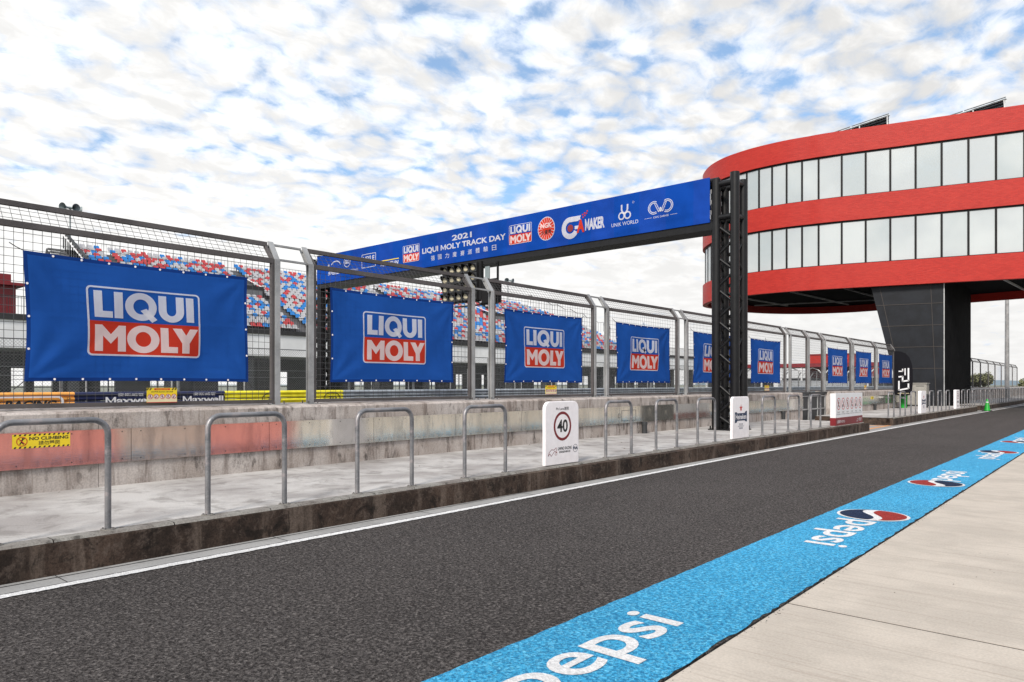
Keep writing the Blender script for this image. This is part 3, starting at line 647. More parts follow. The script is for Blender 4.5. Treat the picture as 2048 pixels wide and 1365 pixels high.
# ------------------------------------------------------------------ banners
def drape_banner(y0, y1, z0, z1, seed):
    rnd = random.Random(seed); Wd, H = y1-y0, z1-z0
    amp = [(rnd.uniform(.004, .012), rnd.uniform(2, 5), rnd.uniform(-4, 4), rnd.uniform(0, 6)) for _ in range(6)]
    nc = [(rnd.uniform(-1, 1), rnd.uniform(.5, 1)) for _ in range(4)]
    corners = ((0, 0), (Wd, 0), (Wd, H), (0, H))
    fold_z = H*.5
    def D(u, v):
        x = sum(a*math.sin(k*u+l*v+p) for a, k, l, p in amp)
        for i, (cx_, cy_) in enumerate(corners):              # pull lines fanning from each corner
            du, dv = u-cx_, v-cy_; r = math.hypot(du, dv); an = math.atan2(dv, du)
            x += .017*math.sin(an*11+nc[i][0]*3)*nc[i][1]*math.exp(-((r-.45)/.42)**2)
        x += .005*math.exp(-((v-fold_z)/.022)**2) + .003*math.exp(-((u-Wd*.66)/.035)**2)
        e = min(u, Wd-u, v, H-v); return x*min(1, .35+e*2.2)
    def P(u, v, off=0):
        ed = lambda t, L: .018*math.sin(math.pi*t/L)              # edges sag inward between corners
        uu = u + (ed(v, H)*(1-u/Wd*2)) + seed % 3*.006*math.sin(3*v); vv = v - ed(u, Wd)*(v/H) + ed(u, Wd)*.6*(1-v/H)
        return (-10.282 + max(-.018, D(u, v)) + off, uu, vv)
    b = MB(); nu, nv = 72, 44
    us = sorted([0, .045, Wd-.045, Wd] + [Wd*i/nu for i in range(1, nu) if .06 < Wd*i/nu < Wd-.06]); vs_ = sorted([0, .045, H-.045, H] + [H*i/nv for i in range(1, nv) if .06 < H*i/nv < H-.06])
    V = [P(u, v) for v in vs_ for u in us]; nU = len(us); fa, fb = [], []
    for j in range(len(vs_)-1):
        for i in range(nU-1):
            q = (j*nU+i, j*nU+i+1, (j+1)*nU+i+1, (j+1)*nU+i)
            (fb if i in (0, nU-2) or j in (0, len(vs_)-2) else fa).append(q)
    b.add(V, fa, 'bblue', True)
    k = 0; sl_ = b.slot('bhem')
    for q in fb: b.f.append(q); b.mi.append(sl_); b.sm.append(True)
    lw, lh = 1.50, .93; ox, oy = (Wd-lw)/2 - .03, (H-lh)/2 + .0
    for shp, key in boxed_logo(lw, lh):
        sh = chop(xf(shp, ox=ox, oy=oy), .045)
        b.add([P(w[0], w[1], .0035 if key == 'bred' else .0055) for w in sh[0]], sh[1], key, True)
    gs = []                                                     # brass eyelets along the hem
    for i in range(1, 9): gs += [(Wd*i/9, .025), (Wd*i/9, H-.025)]
    for i in range(1, 4): gs += [(.025, H*i/4), (Wd-.025, H*i/4)]
    for u, v in gs:
        p = P(u, v, .006); b.add([(p[0], p[1]+.015*math.cos(R(a)), p[2]+.015*math.sin(R(a))) for a in range(0, 360, 45)], [tuple(range(8))], 'signwhite')
    return b, P, Wd, H
bpos = [(2.70, 5.65), (7.14, 10.06), (11.59, 14.50), (16.04, 18.95), (20.42, 23.35), (24.84, 27.69), (33.38, 36.25), (37.65, 40.45), (41.90, 44.71)]
nth = ['leftmost and largest blue banner with boxed white and red logo on the fence', 'blue logo banner on the fence just right of the first post pair', 'blue logo banner on the fence, third from the left, above the 40 sign',
       'blue logo banner on the fence, fourth from the left', 'blue logo banner half hidden behind the black truss tower', 'blue logo banner on the fence just right of the black truss tower',
       'blue logo banner on the fence right of the gate, above the notice board', 'blue logo banner second from the fence end by the feather flag', 'smallest blue logo banner at the fence end beside the feather flag']
for i, (y0, y1) in enumerate(bpos):
    b, P, Wd, H = drape_banner(y0, y1, 1.635, 3.245, i*7+2)
    o = b.build('hanging_banner', loc=(0, y0, 1.635)); tag(o, nth[i], 'banner', 'blue logo banners tied to the fence')
    for u, v, du, dv in ((0, 0, -.10, -.10), (Wd, 0, .10, -.10), (Wd, H, .12, .05), (0, H, -.13, .08), (Wd*.5, H, 0, .10)):
        p = P(u, v); q = (-10.312, p[1]+du, p[2]+dv); MB().tube([p, ((p[0]+q[0])/2, (p[1]+q[1])/2, (p[2]+q[2])/2-.005), q], .006, 'black', 6).build('tie_cord', o)

# warning plates on the mesh
def prohib(b, cx, cz, r, o, u, v, kind=0, w=.2, dx=.0):
    off = lambda k: tuple(a+c*k for a, c in zip(o, (Vector(u).cross(Vector(v)))))
    b.flat(disc(cx, cz, r, r, 24), off(.001), u, v, 'white')
    fig = {0: join(disc(cx+r*.1, cz+r*.5, r*.16), stroke([(cx, cz+r*.3), (cx-r*.05, cz-r*.1), (cx-r*.3, cz-r*.5)], r*.22), stroke([(cx, cz-r*.1), (cx+r*.3, cz-r*.5)], r*.18), stroke([(cx-r*.4, cz+r*.05), (cx, cz+r*.25), (cx+r*.4, cz+r*.1)], r*.14)),
           1: join(stroke([(cx+r*.35, cz+r*.5), (cx, cz-r*.2)], r*.2), disc(cx-r*.2, cz-r*.35, r*.28)),
           2: join(disc(cx, cz+r*.5, r*.15), stroke([(cx-r*.3, cz+r*.2), (cx+r*.3, cz-r*.1), (cx-r*.1, cz-r*.55)], r*.22), stroke([(cx+r*.3, cz+r*.3), (cx-r*.3, cz-r*.2)], r*.18))}[kind % 3]
    b.flat(fig, off(.002), u, v, 'black')
    b.flat(join(annulus(cx, cz, r, r, r*w, n=28), stroke([(cx-r*.66, cz+r*.66), (cx+r*.66, cz-r*.66)], r*.15)), off(.003), u, v, 'red')
def warn_plate(y0, z0, y1, z1, label):
    W_, H_ = y1-y0, z1-z0; b = MB().box(-.004, 0, 0, W_, 0, H_, 'yellow'); o = (0.0008, 0, 0); u, v = (0, 1, 0), (0, 0, 1)
    b.flat(rect(.01*W_, .02*H_, .99*W_, .42*H_), o, u, v, 'cream')
    for x in (.03, .12, .86, .95): b.flat(poly([(x*W_-.02, H_*.84), (x*W_, H_*.84), (x*W_+.02, H_*.99), (x*W_, H_*.99)]), o, u, v, 'black')
    b.flat(rect(.24*W_, .84*H_, .76*W_, .97*H_), o, u, v, 'red'); b.flat(fit(text('WARNING  NOTICE', .01), .3*W_, .87*H_, .7*W_, .94*H_), (.0016, 0, 0), u, v, 'yellow')
    b.flat(fit(text('請勿攀爬 請勿拍打 請勿丟擲', .01), .14*W_, .68*H_, .86*W_, .78*H_), o, u, v, 'black')
    for i in range(5): prohib(b, W_*(.11+.195*i), H_*.42, H_*.165, o, u, v, i)
    b.flat(rect(0, 0, W_, .04*H_), (.0016, 0, 0), u, v, 'red')
    t = b.build('warning_plate', loc=(-10.20, y0, z0)); tag(t, label, 'sign', 'small yellow warning plates on the fence mesh'); return t
warn_plate(4.12, 1.345, 4.53, 1.55, 'yellow warning plate with five pictograms under the leftmost banner, in front of the navy rail')
warn_plate(12.93, 1.37, 13.35, 1.575, 'yellow warning plate on the mesh just above the 40 sign')
warn_plate(25.92, 1.36, 26.34, 1.56, 'small yellow warning plate under the banner right of the truss tower')
warn_plate(38.85, 1.34, 39.22, 1.55, 'tiny yellow warning plate on the far fence above the notice board right end')
b = MB().box(-.003, 0, 0, .60, 0, .165, 'yellow'); o, u, v = (.001, 0, 0), (0, 1, 0), (0, 0, 1)
for i in range(12):
    for zb in (0, .145): b.flat(poly([(.012+i*.05, zb), (.032+i*.05, zb), (.042+i*.05, zb+.02), (.022+i*.05, zb+.02)]), o, u, v, 'black')
b.flat(fit(text('NO CLIMBING', .03), .17, .092, .58, .132), o, u, v, 'black'); b.flat(fit(text('請勿攀爬', .012), .265, .03, .49, .082), o, u, v, 'black')
b.flat(annulus(.095, .082, .056, .056, .008), (.002, 0, 0), u, v, 'red'); b.flat(stroke([(.058, .12), (.132, .045)], .008), (.002, 0, 0), u, v, 'red')
b.flat(join(disc(.105, .115, .010), stroke([(.1, .10), (.09, .075), (.075, .05)], .013), stroke([(.09, .075), (.112, .05)], .012), stroke([(.075, .09), (.1, .1), (.125, .118)], .009)), o, u, v, 'black')
tag(b.build('climbing_sign', loc=(-9.836, 2.47, .845)), 'yellow and black NO CLIMBING sign stuck on the reddish plate at left', 'sign')
b = MB().box(-.003, 0, 0, .5, 0, .14, 'yellow'); b.flat(fit(text('NO CLIMBING', .03), .12, .08, .48, .12), o, u, v, 'black'); b.flat(fit(text('請勿攀爬', .012), .2, .02, .42, .07), o, u, v, 'black')
tag(b.build('climbing_sign', loc=(-9.836, 38.6, .85)), 'small yellow sign on the far wall plates, right of the notice board', 'sign')

# ------------------------------------------------------------------ hoops
def hoop():
    h = .985; r = .13; w = .425; p = [(0, -w, 0), (0, -w, h-r)]
    p += [(0, -w+r-r*math.cos(R(a)), h-r+r*math.sin(R(a))) for a in (15, 30, 45, 60, 75, 90)]
    p += [(0, w-r+r*math.sin(R(a)), h-r+r*math.cos(R(a))) for a in (0, 15, 30, 45, 60, 75, 90)] + [(0, w, 0)]
    t = empty('hoop_rail'); MB().tube(p, .027, 'galvpipe', 14, False).build('bent_tube', t)
    for s in (-w, w):
        f = MB().tube([(0, s, 0), (0, s, .008)], .062, 'kerbtop', 16)
        for a in (45, 135, 225, 315): f.tube([(.045*math.cos(R(a)), s+.045*math.sin(R(a)), .006), (.045*math.cos(R(a)), s+.045*math.sin(R(a)), .018)], .007, 'rust', 6)
        f.build('base_flange', t)
    return t
h0 = hoop()
HY = [(2.04, 'grey hoop rail cut by the left photo edge, before the yellow NO CLIMBING sign'), (3.81, 'grey hoop rail second from the left, standing under the leftmost banner'),
      (5.63, 'grey hoop rail third from the left, before the first fence post pair'), (7.46, 'grey hoop rail next to the 40 sign on its left'),
      (11.05, 'grey hoop rail next to the 40 sign on its right'), (12.86, 'grey hoop rail in front of the blackened wall plate'), (14.69, 'grey hoop rail just left of the truss tower foot'),
      (18.30, 'grey hoop rail next to the star sign on its right'), (20.10, 'grey hoop rail in front of the dark gate, left one'), (21.92, 'grey hoop rail just left of the notice board'),
      (30.66, 'first hoop rail of the far platform, before the green bin'), (32.49, 'second hoop rail of the far platform, before the feather flag'), (34.33, 'third hoop rail of the far platform, left of the slim white star sign'),
      (37.93, 'hoop rail right of the slim white star sign, before the cabinet edge'), (39.78, 'middle one of three hoop rails between the two slim white signs'), (41.72, 'hoop rail just left of the second slim white sign'),
      (45.97, 'hoop rail right of the second slim white sign'), (47.69, 'second hoop rail right of the second slim white sign'), (49.3, 'last hoop rail before the green traffic cone')]
far = [52.17+1.84*i for i in range(13)]
for i, y in enumerate(far): HY.append((y, None))
ordn = ['first', 'second', 'third', 'fourth', 'fifth', 'sixth', 'seventh', 'eighth', 'ninth', 'tenth', 'eleventh', 'twelfth', 'thirteenth']
k = 0
for i, (y, lab) in enumerate(HY):
    t = h0 if i == 0 else copy_tree(h0)
    t.location = (kx(y)-.13, y, .30)
    if lab is None: lab = ordn[k] + ' hoop rail right of the green traffic cone'; k += 1
    tag(t, lab, 'hoop rail', 'steel hoop rails along the kerb')
# ------------------------------------------------------------------ kerb signs
def slab_sign(y0, y1, z0, h, label, r=.13, t=.06):
    W_ = y1-y0; b = MB().prism(rrect(0, 0, W_, h, r)[7:] and ([(0, 0), (W_, 0)] + rrect(0, 0, W_, h, r)[7:21]), (-t, 0, 0), (0, 1, 0), (0, 0, 1), (1, 0, 0), t, 'signwhite')
    o = b.build('kerb_sign', loc=(kx(y0)-.13+t/2, y0, z0), bevel=.012); tag(o, label, 'sign'); return o, W_
def decals(par, lst, name='lettering'):
    b = MB()
    for shp, m, off in lst: b.flat(shp, (off, 0, 0), (0, 1, 0), (0, 0, 1), m)
    me = b.build('tmp'); 
    # merge into the sign's own mesh so that lettering stays part of it
    bm = bmesh.new(); bm.from_mesh(par.data); base = len(par.data.materials)
    for m in me.data.materials: par.data.materials.append(m)
    k = len(bm.faces); bm.from_mesh(me.data); bm.faces.ensure_lookup_table()
    for f in bm.faces[k:]: f.material_index += base
    bm.to_mesh(par.data); bm.free(); bpy.data.objects.remove(me)
s40, w = slab_sign(8.82, 9.72, .31, 1.015, 'white slab sign with 40 in a red ring, standing on the kerb')
c = w/2
L = [(fit(text('Pit Lane速限', .012), c-.17, .87, c+.17, .925), 'black', .0015), (annulus(c, .615, .235, .235, .043, n=56), 'dkred', .0015),
     (fit(text('40', .024), c-.14, .515, c+.14, .72), 'black', .0015),
     (fit(text('LIHPAO RACING', .02), .32, .23, .70, .28, shear=.25), 'black', .0015), (fit(text('麗寶國際賽車場', .015), .36, .18, .66, .215), 'black', .0015),
     (stroke([(.07, .15), (.10, .21), (.16, .25), (.22, .24), (.28, .275), (.30, .19), (.245, .225), (.15, .145), (.115, .19), (.07, .15)], .008), 'dkred', .0015),
     (annulus(.275, .175, .03, .022, .006), 'dkred', .0015),
     (annulus(.80, .235, .066, .066, .006), 'navy', .0015), (fit(text('FIA', .035), .735, .215, .865, .262), 'navy', .003)]
decals(s40, L)
def star_sign(y0, y1, label, t=.06, narrow=False):
    s, w = slab_sign(y0, y1, .31, .995, label, .10, t); c = w/2; q = w/.9
    L = [(star(c, .72, .098*min(1, q*1.1)), 'red', .0015),
         (join(poly(rrect(c-.33*q, .42, c+.33*q, .60, .02)), poly([(c-.33*q, .42), (c-.20*q, .42), (c-.22*q, .385), (c-.33*q, .37)]), poly([(c+.33*q, .42), (c+.33*q, .385), (c+.22*q, .40), (c+.20*q, .42)]), poly([(c-.33*q, .60), (c-.33*q, .625), (c-.24*q, .63), (c-.2*q, .60)]), poly([(c+.33*q, .60), (c+.2*q, .60), (c+.24*q, .635), (c+.33*q, .65)])), 'navy', .0015),
         (fit(text('Heineken', .014), c-.29*q, .455, c+.29*q, .575), 'signwhite', .003),
         (join(annulus(c-.055*q, .29, .045*q, .07, .017*q, .017), annulus(c+.055*q, .29, .045*q, .07, .017*q, .017), disc(c, .235, .009), rect(c-.17*q, .285, c-.11*q, .291), rect(c+.11*q, .285, c+.17*q, .291)), 'navy', .0015)]
    decals(s, L); return s
star_sign(16.02, 16.98, 'white slab sign with red star and dark blue scroll beside the truss tower')
star_sign(35.5, 36.55, 'slim white star sign on the far platform, before the beige cabinet', .12)
s3, w = slab_sign(43.6, 44.6, .31, .995, 'slim white sign with a column of marks on the far platform', .06, .12)
decals(s3, [(fit(text('40', .02), .35, .62, .65, .75), 'black', .0015), (annulus(.5, .68, .25, .17, .04), 'dkred', .0015), (fit(text('LIHPAO', .03), .2, .3, .8, .42), 'black', .0015), (disc(.5, .15, .1, .06), 'navy', .0015), (fit(text('Pit Lane', .02), .3, .88, .7, .93), 'black', .0015)])
# notice board, a thick box on the kerb
b = MB().box(0, .17, 0, 2.9, .245, 1.01, 'white').box(-.002, .172, -.002, 2.902, .0, .245, 'dkred')
o = (.1732, 0, 0); u, v = (0, 1, 0), (0, 0, 1)
caps = ['禁止攀爬', '禁止吸煙', '禁止奔跑', '禁止逗留', '禁止跨越', '禁止飲食']; eng = ['NO CLIMBING', 'NO SMOKING', 'NO RUNNING', 'NO STANDING', 'NO CROSSING', 'NO FOOD']
for i in range(6):
    cy = .28+.468*i; prohib(b, cy, .68, .19, (.171, 0, 0), u, v, i, .13)
    b.flat(fit(text(caps[i], .02), cy-.11, .395, cy+.11, .435), (.1715, 0, 0), u, v, 'black'); b.flat(fit(text(eng[i], .01), cy-.2, .34, cy+.2, .365), (.1715, 0, 0), u, v, 'black')
b.flat(fit(text('注意事項 NOTICE', .02), .12, .07, .92, .17), o, u, v, 'white'); b.flat(fit(text('LIHPAO RACING', .03), 2.45, .13, 2.8, .17, shear=.2), o, u, v, 'white'); b.flat(fit(text('麗寶國際賽車場', .01), 2.48, .07, 2.76, .11), o, u, v, 'white')
b.flat(stroke([(2.22, .07), (2.25, .13), (2.34, .16), (2.40, .10), (2.28, .06), (2.22, .07)], .012), o, u, v, 'white')
tag(b.build('notice_board', loc=(kx(24)-.19, 23.45, .30)), 'long white notice board with six prohibition roundels and a dark red base', 'sign')

# ================================================================== start gantry
GA = empty('start_gantry', (-8.68, 19.48, .3)); tag(GA, 'black tubular truss gantry spanning the track, carrying the long blue banner', 'gantry')
def tower(x, nm='tower_chord'):
    for dx in (-.275, .275):
        for dy in (-.275, .275):
            top = 7.24 if (dx > 0 and dy < 0) else 7.13
            c_ = MB().tube([(x+dx, dy, 0.0), (x+dx, dy, top)], .13, 'chord', 20); c_.build('tower_chord', GA)
    for z in (6.98, 6.03):
        r_ = MB()
        for a, c in (((-1, -1), (1, -1)), ((1, -1), (1, 1)), ((1, 1), (-1, 1)), ((-1, 1), (-1, -1))):
            r_.tube([(x+a[0]*.275, a[1]*.275, z), (x+c[0]*.275, c[1]*.275, z)], .085, 'chord', 14)
        r_.build('ring_tube', GA)
    br = MB(); fl = 0
    for (a, c) in (((-1, -1), (1, -1)), ((1, -1), (1, 1)), ((1, 1), (-1, 1)), ((-1, 1), (-1, -1))):
        z = 5.83; s = 0 if c == (1, -1) or a == (1, -1) else 1
        while z > .3:
            p, q = (a, c) if s % 2 == 0 else (c, a)
            br.tube([(x+p[0]*.275, p[1]*.275, z), (x+q[0]*.275, q[1]*.275, max(.1, z-.45))], .042, 'chord', 8, False); z -= .45; s += 1
    br.build('lattice_brace', GA)
    bp = MB().box(x-.45, x+.45, -.45, .45, 0.0, .03, 'chord')
    for sx in (-1, 1):
        for sy in (-1, 1):
            for k in (.30, .40): bp.tube([(x+sx*k*1.0, sy*.40, .03), (x+sx*k, sy*.40, .12)], .022, 'chord', 8)
    bp.build('base_plate', GA)
tower(0); tower(-20.05)
bm_ = MB()
for dy in (-.275, .275):
    for z in (5.82, 7.10): bm_.tube([(-19.8, dy, z), (-.2, dy, z)], .09, 'chord', 12)
bm_.box(-19.78, -.25, -.385, .36, 5.70, 5.93, 'chord'); 
x = -19.6
while x < -.6:
    for dy in (-.275, .275): bm_.tube([(x, dy, 5.82), (x+.6, dy, 7.1)], .035, 'chord', 8, False).tube([(x+.6, dy, 7.1), (x+1.2, dy, 5.82)], .035, 'chord', 8, False)
    x += 1.2
bm_.box(-19.7, -.5, -.30, .30, 7.10, 7.14, 'chord')
for z in (6.15, 6.45, 6.75): bm_.box(-.45, -.28, -.30, .1, z, z+.12, 'galv')
bm_.build('span_beam', GA)
# long printed banner on the beam
def gb():
    b = MB(); x0, x1, z0, z1 = -28.46, -9.09, 6.205, 7.485; n = 194; Y0 = 19.055
    def P(x, z, off=0):
        t = (x-x0); e = min(z-z0, z1-z)
        w = .010*math.sin(t*3.1+z*2)+.006*math.sin(t*9+z*5)+.005*math.sin(t*1.7-z*14)*math.exp(-((z-z0)/.35)**2)*2
        return (x, Y0 - off - w*min(1, e*4), z)
    nz = 26; V = [P(x0+(x1-x0)*i/n, z0+(z1-z0)*j/nz) for j in range(nz+1) for i in range(n+1)]
    fa = [[], []]
    for j in range(nz):
        for i in range(n): fa[(i//9) % 2].append((j*(n+1)+i, j*(n+1)+i+1, (j+1)*(n+1)+i+1, (j+1)*(n+1)+i))
    b.add(V, fa[0], 'gblue', True); s2 = b.slot('gblue2')
    for q in fa[1]: b.f.append(q); b.mi.append(s2); b.sm.append(True)
    b.box(x0, x1, Y0+.02, Y0+.03, z0, z1, 'gblue')
    H = z1-z0; Z = lambda f: z0+H*f
    items = []
    def A(shp, m, k=0): items.append((shp, m, k))
    for xa, xb in ((-22.38, -21.41), (-16.66, -15.63)):
        for shp, key in boxed_logo(xb-xa, H*.53): A(xf(shp, ox=xa, oy=Z(.245)), key, 0 if key == 'bred' else 1)
    A(fit(text('LIQUI MOLY TRACK DAY', .028), -21.25, Z(.40), -16.83, Z(.595)), 'bwhite')
    A(fit(text('2021', .028), -19.56, Z(.665), -18.50, Z(.83)), 'bwhite')
    cj = '德國力魔賽道體驗日'
    for i, ch in enumerate(cj): A(fit(text(ch, .012), -20.73+i*.405, Z(.175), -20.73+i*.405+.21, Z(.325)), 'bwhite')
    # round red badge with rays
    cx, cz = -14.99, Z(.52); rx, rz = .37, .40
    A(disc(cx, cz, rx, rz, 48), 'bwhite'); A(disc(cx, cz, rx*.93, rz*.93, 48), 'bred', 1)
    A(join(*[poly([(cx+rx*.3*math.cos(R(a)), cz+rz*.3*math.sin(R(a))), (cx+rx*.93*math.cos(R(a-1.6)), cz+rz*.93*math.sin(R(a-1.6))), (cx+rx*.93*math.cos(R(a+1.6)), cz+rz*.93*math.sin(R(a+1.6)))]) for a in range(0, 360, 18)]), 'bwhite', 2)
    A(fit(text('NGK', .04), cx-.25, cz+.02, cx+.25, cz+.19), 'bwhite', 3); A(fit(text('火星塞', .02), cx-.21, cz-.19, cx+.21, cz-.04), 'black', 3)
    # magnet-shaped mark and lettering
    A(join(arc(-13.98, Z(.42), .36, .36, .17, 75, 330), rect(-13.93, Z(.42)+.19, -13.66, Z(.42)+.36), poly([(-13.66, Z(.42)+.22), (-13.58, Z(.42)+.22), (-13.60, Z(.42)+.29), (-13.56, Z(.42)+.36), (-13.66, Z(.42)+.36)]), rect(-13.80, Z(.42)-.07, -13.66, Z(.42)+.04)), 'bwhite')
    A(disc(-13.98, Z(.42)-.01, .12), 'dkred'); A(join(*[rect(-13.5+dx, Z(.62)+dz, -13.45+dx, Z(.62)+dz+.045) for dx, dz in ((0, 0), (.07, .05), (-.02, .09), (.06, .13), (.13, .11), (.16, .18))]), 'bred')
    A(fit(text('A', .05), -13.72, Z(.26), -13.42, Z(.60)), 'bred', 1); A(fit(text('MAKER', .05), -13.40, Z(.29), -12.65, Z(.58)), 'bwhite')
    A(join(arc(-11.90, Z(.66), .13, .17, .055, 180, 360), rect(-12.03, Z(.66), -11.975, Z(.76)), rect(-11.825, Z(.66), -11.77, Z(.76)), annulus(-12.01, Z(.49), .12, .125, .045), annulus(-11.79, Z(.49), .12, .125, .045), annulus(-11.60, Z(.78), .035, .035, .008)), 'bwhite')
    A(fit(text('UNIK WORLD', .005), -12.38, Z(.255), -11.42, Z(.345)), 'bwhite')
    cy = Z(.55); A(join(*[arc(-10.88, cy, r_, r_, .025, 60, 300) for r_ in (.20, .155)], *[arc(-10.43, cy, r_, r_, .025, -120, 120) for r_ in (.20, .155)],
        *[stroke([(-10.83+k, cy+.12), (-10.70+k, cy-.14), (-10.655+k*.3, cy-.02), (-10.61+k, cy-.14), (-10.48+k, cy+.12)], .022) for k in (-.03, .03)]), 'bwhite')
    A(fit(text('CWC GARAGE', .01), -10.90, Z(.30), -10.38, Z(.345)), 'bwhite'); A(join(rect(-11.20, Z(.318), -10.95, Z(.326)), rect(-10.33, Z(.318), -10.10, Z(.326))), 'bwhite')
    # left part
    A(join(rect(-23.86, Z(.42), -22.66, Z(.445))), 'yellow'); A(fit(text('MICHELIN', .04), -23.84, Z(.25), -22.68, Z(.38), shear=.15), 'bwhite')
    A(join(poly(rrect(-25.12, Z(.30), -24.14, Z(.76), .04), rrect(-25.09, Z(.32), -24.17, Z(.74), .03)), fit(text('MEYLE', .03), -25.03, Z(.52), -24.24, Z(.68))), 'bwhite')
    A(join(annulus(-26.15, Z(.62), .24, .24, .03), fit(text('RACING SYSTEMS', .01), -26.62, Z(.27), -25.39, Z(.34)), fit(text('B&G', .03), -26.31, Z(.55), -25.99, Z(.69))), 'bwhite')
    A(join(disc(-27.55, Z(.60), .07), arc(-27.0, Z(.50), .42, .30, .05, 20, 150), rect(-27.1, Z(.42), -26.66, Z(.45)), fit(text('SPEED', .03), -27.6, Z(.26), -26.7, Z(.38), shear=.2)), 'bwhite')
    for shp, m, k in items:
        sh = chop(shp, .09); b.add([P(x, z, .008+.005*k) for x, z in sh[0]], sh[1], m, True)
    return b
tag(gb().build('gantry_banner'), 'long blue banner with sponsor logos and TRACK DAY lettering hung along the gantry beam', 'banner')
# start light panel
SLp = empty('start_lights', (-19.16, 19.05, 4.70)); tag(SLp, 'black panel of round start lamps in rows hanging under the gantry', 'traffic light')
h = MB().box(-.92, .95, 0, .12, 0, 1.42, 'frame_blk').box(-.96, .99, .12, .16, -.04, 1.46, 'deck'); h.build('housing', SLp)
for r_ in range(4):
    for c_ in range(5):
        cx, cz = -.74+.372*c_, 1.22-.345*r_
        ho = MB().prism(rrect(cx-.165, cz-.155, cx+.165, cz+.155, .03, 2), (0, 0, 0), (1, 0, 0), (0, 0, 1), (0, -1, 0), .03, 'dark')
        n = 14; vs = []
        for a in range(n+1):
            t = R(-30+240*a/n); vs += [(cx+.14*math.cos(t), -.03, cz+.14*math.sin(t)), (cx+.14*math.cos(t), -.03-.19*max(0, math.sin(t)*.8+.35), cz+.14*math.sin(t))]
        ho.add(vs, [(2*i, 2*i+1, 2*i+3, 2*i+2) for i in range(n)], 'frame_blk', True)
        lo = ho.build('lamp', SLp); ln = MB(); rings = []
        for q in range(5):
            t = R(90*q/4.5); rings.append([(cx+.12*math.cos(t)*math.cos(R(a)), -.035-.035*math.sin(t), cz+.12*math.cos(t)*math.sin(R(a))) for a in range(0, 360, 20)])
        V = [p for r2 in rings for p in r2]; nn_ = 18
        ln.add(V, [(i*nn_+j, i*nn_+(j+1) % nn_, (i+1)*nn_+(j+1) % nn_, (i+1)*nn_+j) for i in range(4) for j in range(nn_)] + [tuple(range(4*nn_, 5*nn_))], 'lens', True)
        ln.build('lens', lo)
fr = MB()
for x in (1.15, 1.90): fr.box(x-.03, x+.03, .03, .09, -.2 if x > 0 else 1.3, 1.34, 'frame_blk')
fr.box(1.15, 1.9, .03, .09, 1.22, 1.27, 'frame_blk').box(-.3, 1.9, .03, .09, -.2, -.15, 'frame_blk').box(1.0, 1.15, .0, .1, .0, 1.42, 'frame_blk')
fr.box(1.15, 1.9, .03, .09, .68, .73, 'frame_blk')
fr.build('hanging_frame', SLp)
MB().box(1.18, 1.87, -.02, .3, -.14, .66, 'frame_blk').build('side_box', SLp); MB().box(1.28, 1.5, .05, .08, .75, 1.2, 'horn').build('number_plate', SLp)

# ================================================================== far side: crash barrier, chain-link fence
def wprofile(x, y0, y1, zt, m, b, tiers=3):
    prof = []; h = .31
    for t in range(tiers):
        z = zt-h*t-.015*t
        pr = [(0, z), (.05, z-.02), (.08, z-.06), (.08, z-.10), (.0, z-.135), (.0, z-.175), (.08, z-.21), (.08, z-.25), (.05, z-.29), (0, z-.31)]
        n = len(pr); A = [(x+p, y0, q) for p, q in pr]; B = [(x+p, y1, q) for p, q in pr]
        A2 = [(x+p-.012, y0, q) for p, q in pr]; B2 = [(x+p-.012, y1, q) for p, q in pr]
        b.add(A+B, [(i+1, i, n+i, n+i+1) for i in range(n-1)], m); b.add(A2+B2, [(i, i+1, n+i+1, n+i) for i in range(n-1)], m)
    return b
CB = empty('crash_barrier', (0, 0, 0)); tag(CB, 'three-tier steel crash barrier along the far side of the track, part orange, navy and yellow', 'barrier')
for y0, y1, m, lab in ((-20, 8.64, 'orange', 'orange painted rail section'), (8.64, 13.98, 'railnavy', 'navy rail section with white lettering'), (13.98, 19.62, 'railyel', 'yellow rail section'), (19.62, 200, 'railgrey', None)):
    b = wprofile(-27.3, y0, y1, 1.335, m, MB())
    o, u, v = (-27.3+.095, 0, 0), (0, 1, 0), (0, 0, 1)
    if m == 'railnavy':
        for yc in (10.45, 13.15):
            b.flat(fit(text('Maxwell', .03), yc-.85, .90, yc+.75, 1.15), o, u, v, 'white'); b.flat(fit(text('麥斯威爾', .02), yc-.45, 1.17, yc+.45, 1.28), o, u, v, 'white'); b.flat(fit(text('House', .03), yc-.6, .68, yc+.5, .86), o, u, v, 'white')
    if m == 'orange':
        for yc in (7.35, 3.2):
            b.flat(poly(rrect(yc-1.0, .72, yc+.95, 1.20, .16), rrect(yc-.93, .77, yc+.88, 1.15, .13)), o, u, v, 'white'); b.flat(fit(text('RACING', .05), yc-.75, .80, yc+.75, 1.07, shear=.25), o, u, v, 'black'); b.flat(annulus(yc+1.1, 1.12, .05, .05, .012), o, u, v, 'dark')
    if m == 'railyel':
        for yc in (16.0, 19.0, 13.0):
            if yc > 14: b.flat(join(arc(yc, .98, .43, .28, .035, 0, 180), arc(yc, .98, .43, .28, .035, 180, 360), fit(text('ZD', .02), yc-.24, .90, yc+.24, 1.06, shear=.25)), o, u, v, 'black')
    p = b.build('rail_section', CB)
    if lab: p['label'] = lab
y = -18
while y < 150: MB().box(-27.46, -27.32, y-.06, y+.06, 0, 1.3, 'railgrey').build('barrier_post', CB); y += 2.0 if y < 60 else 4
CF = empty('chainlink_fence', (0, 0, 0)); tag(CF, 'grey chain-link fence behind the far crash barrier in front of the grandstand', 'fence')
FX = -28.6
for i in range(50):
    y = 0.3 + i*3.05
    if y > 130: break
    MB().tube([(FX, y, 0), (FX, y, 3.16)], .035, 'galv', 8).build('fence_post', CF)
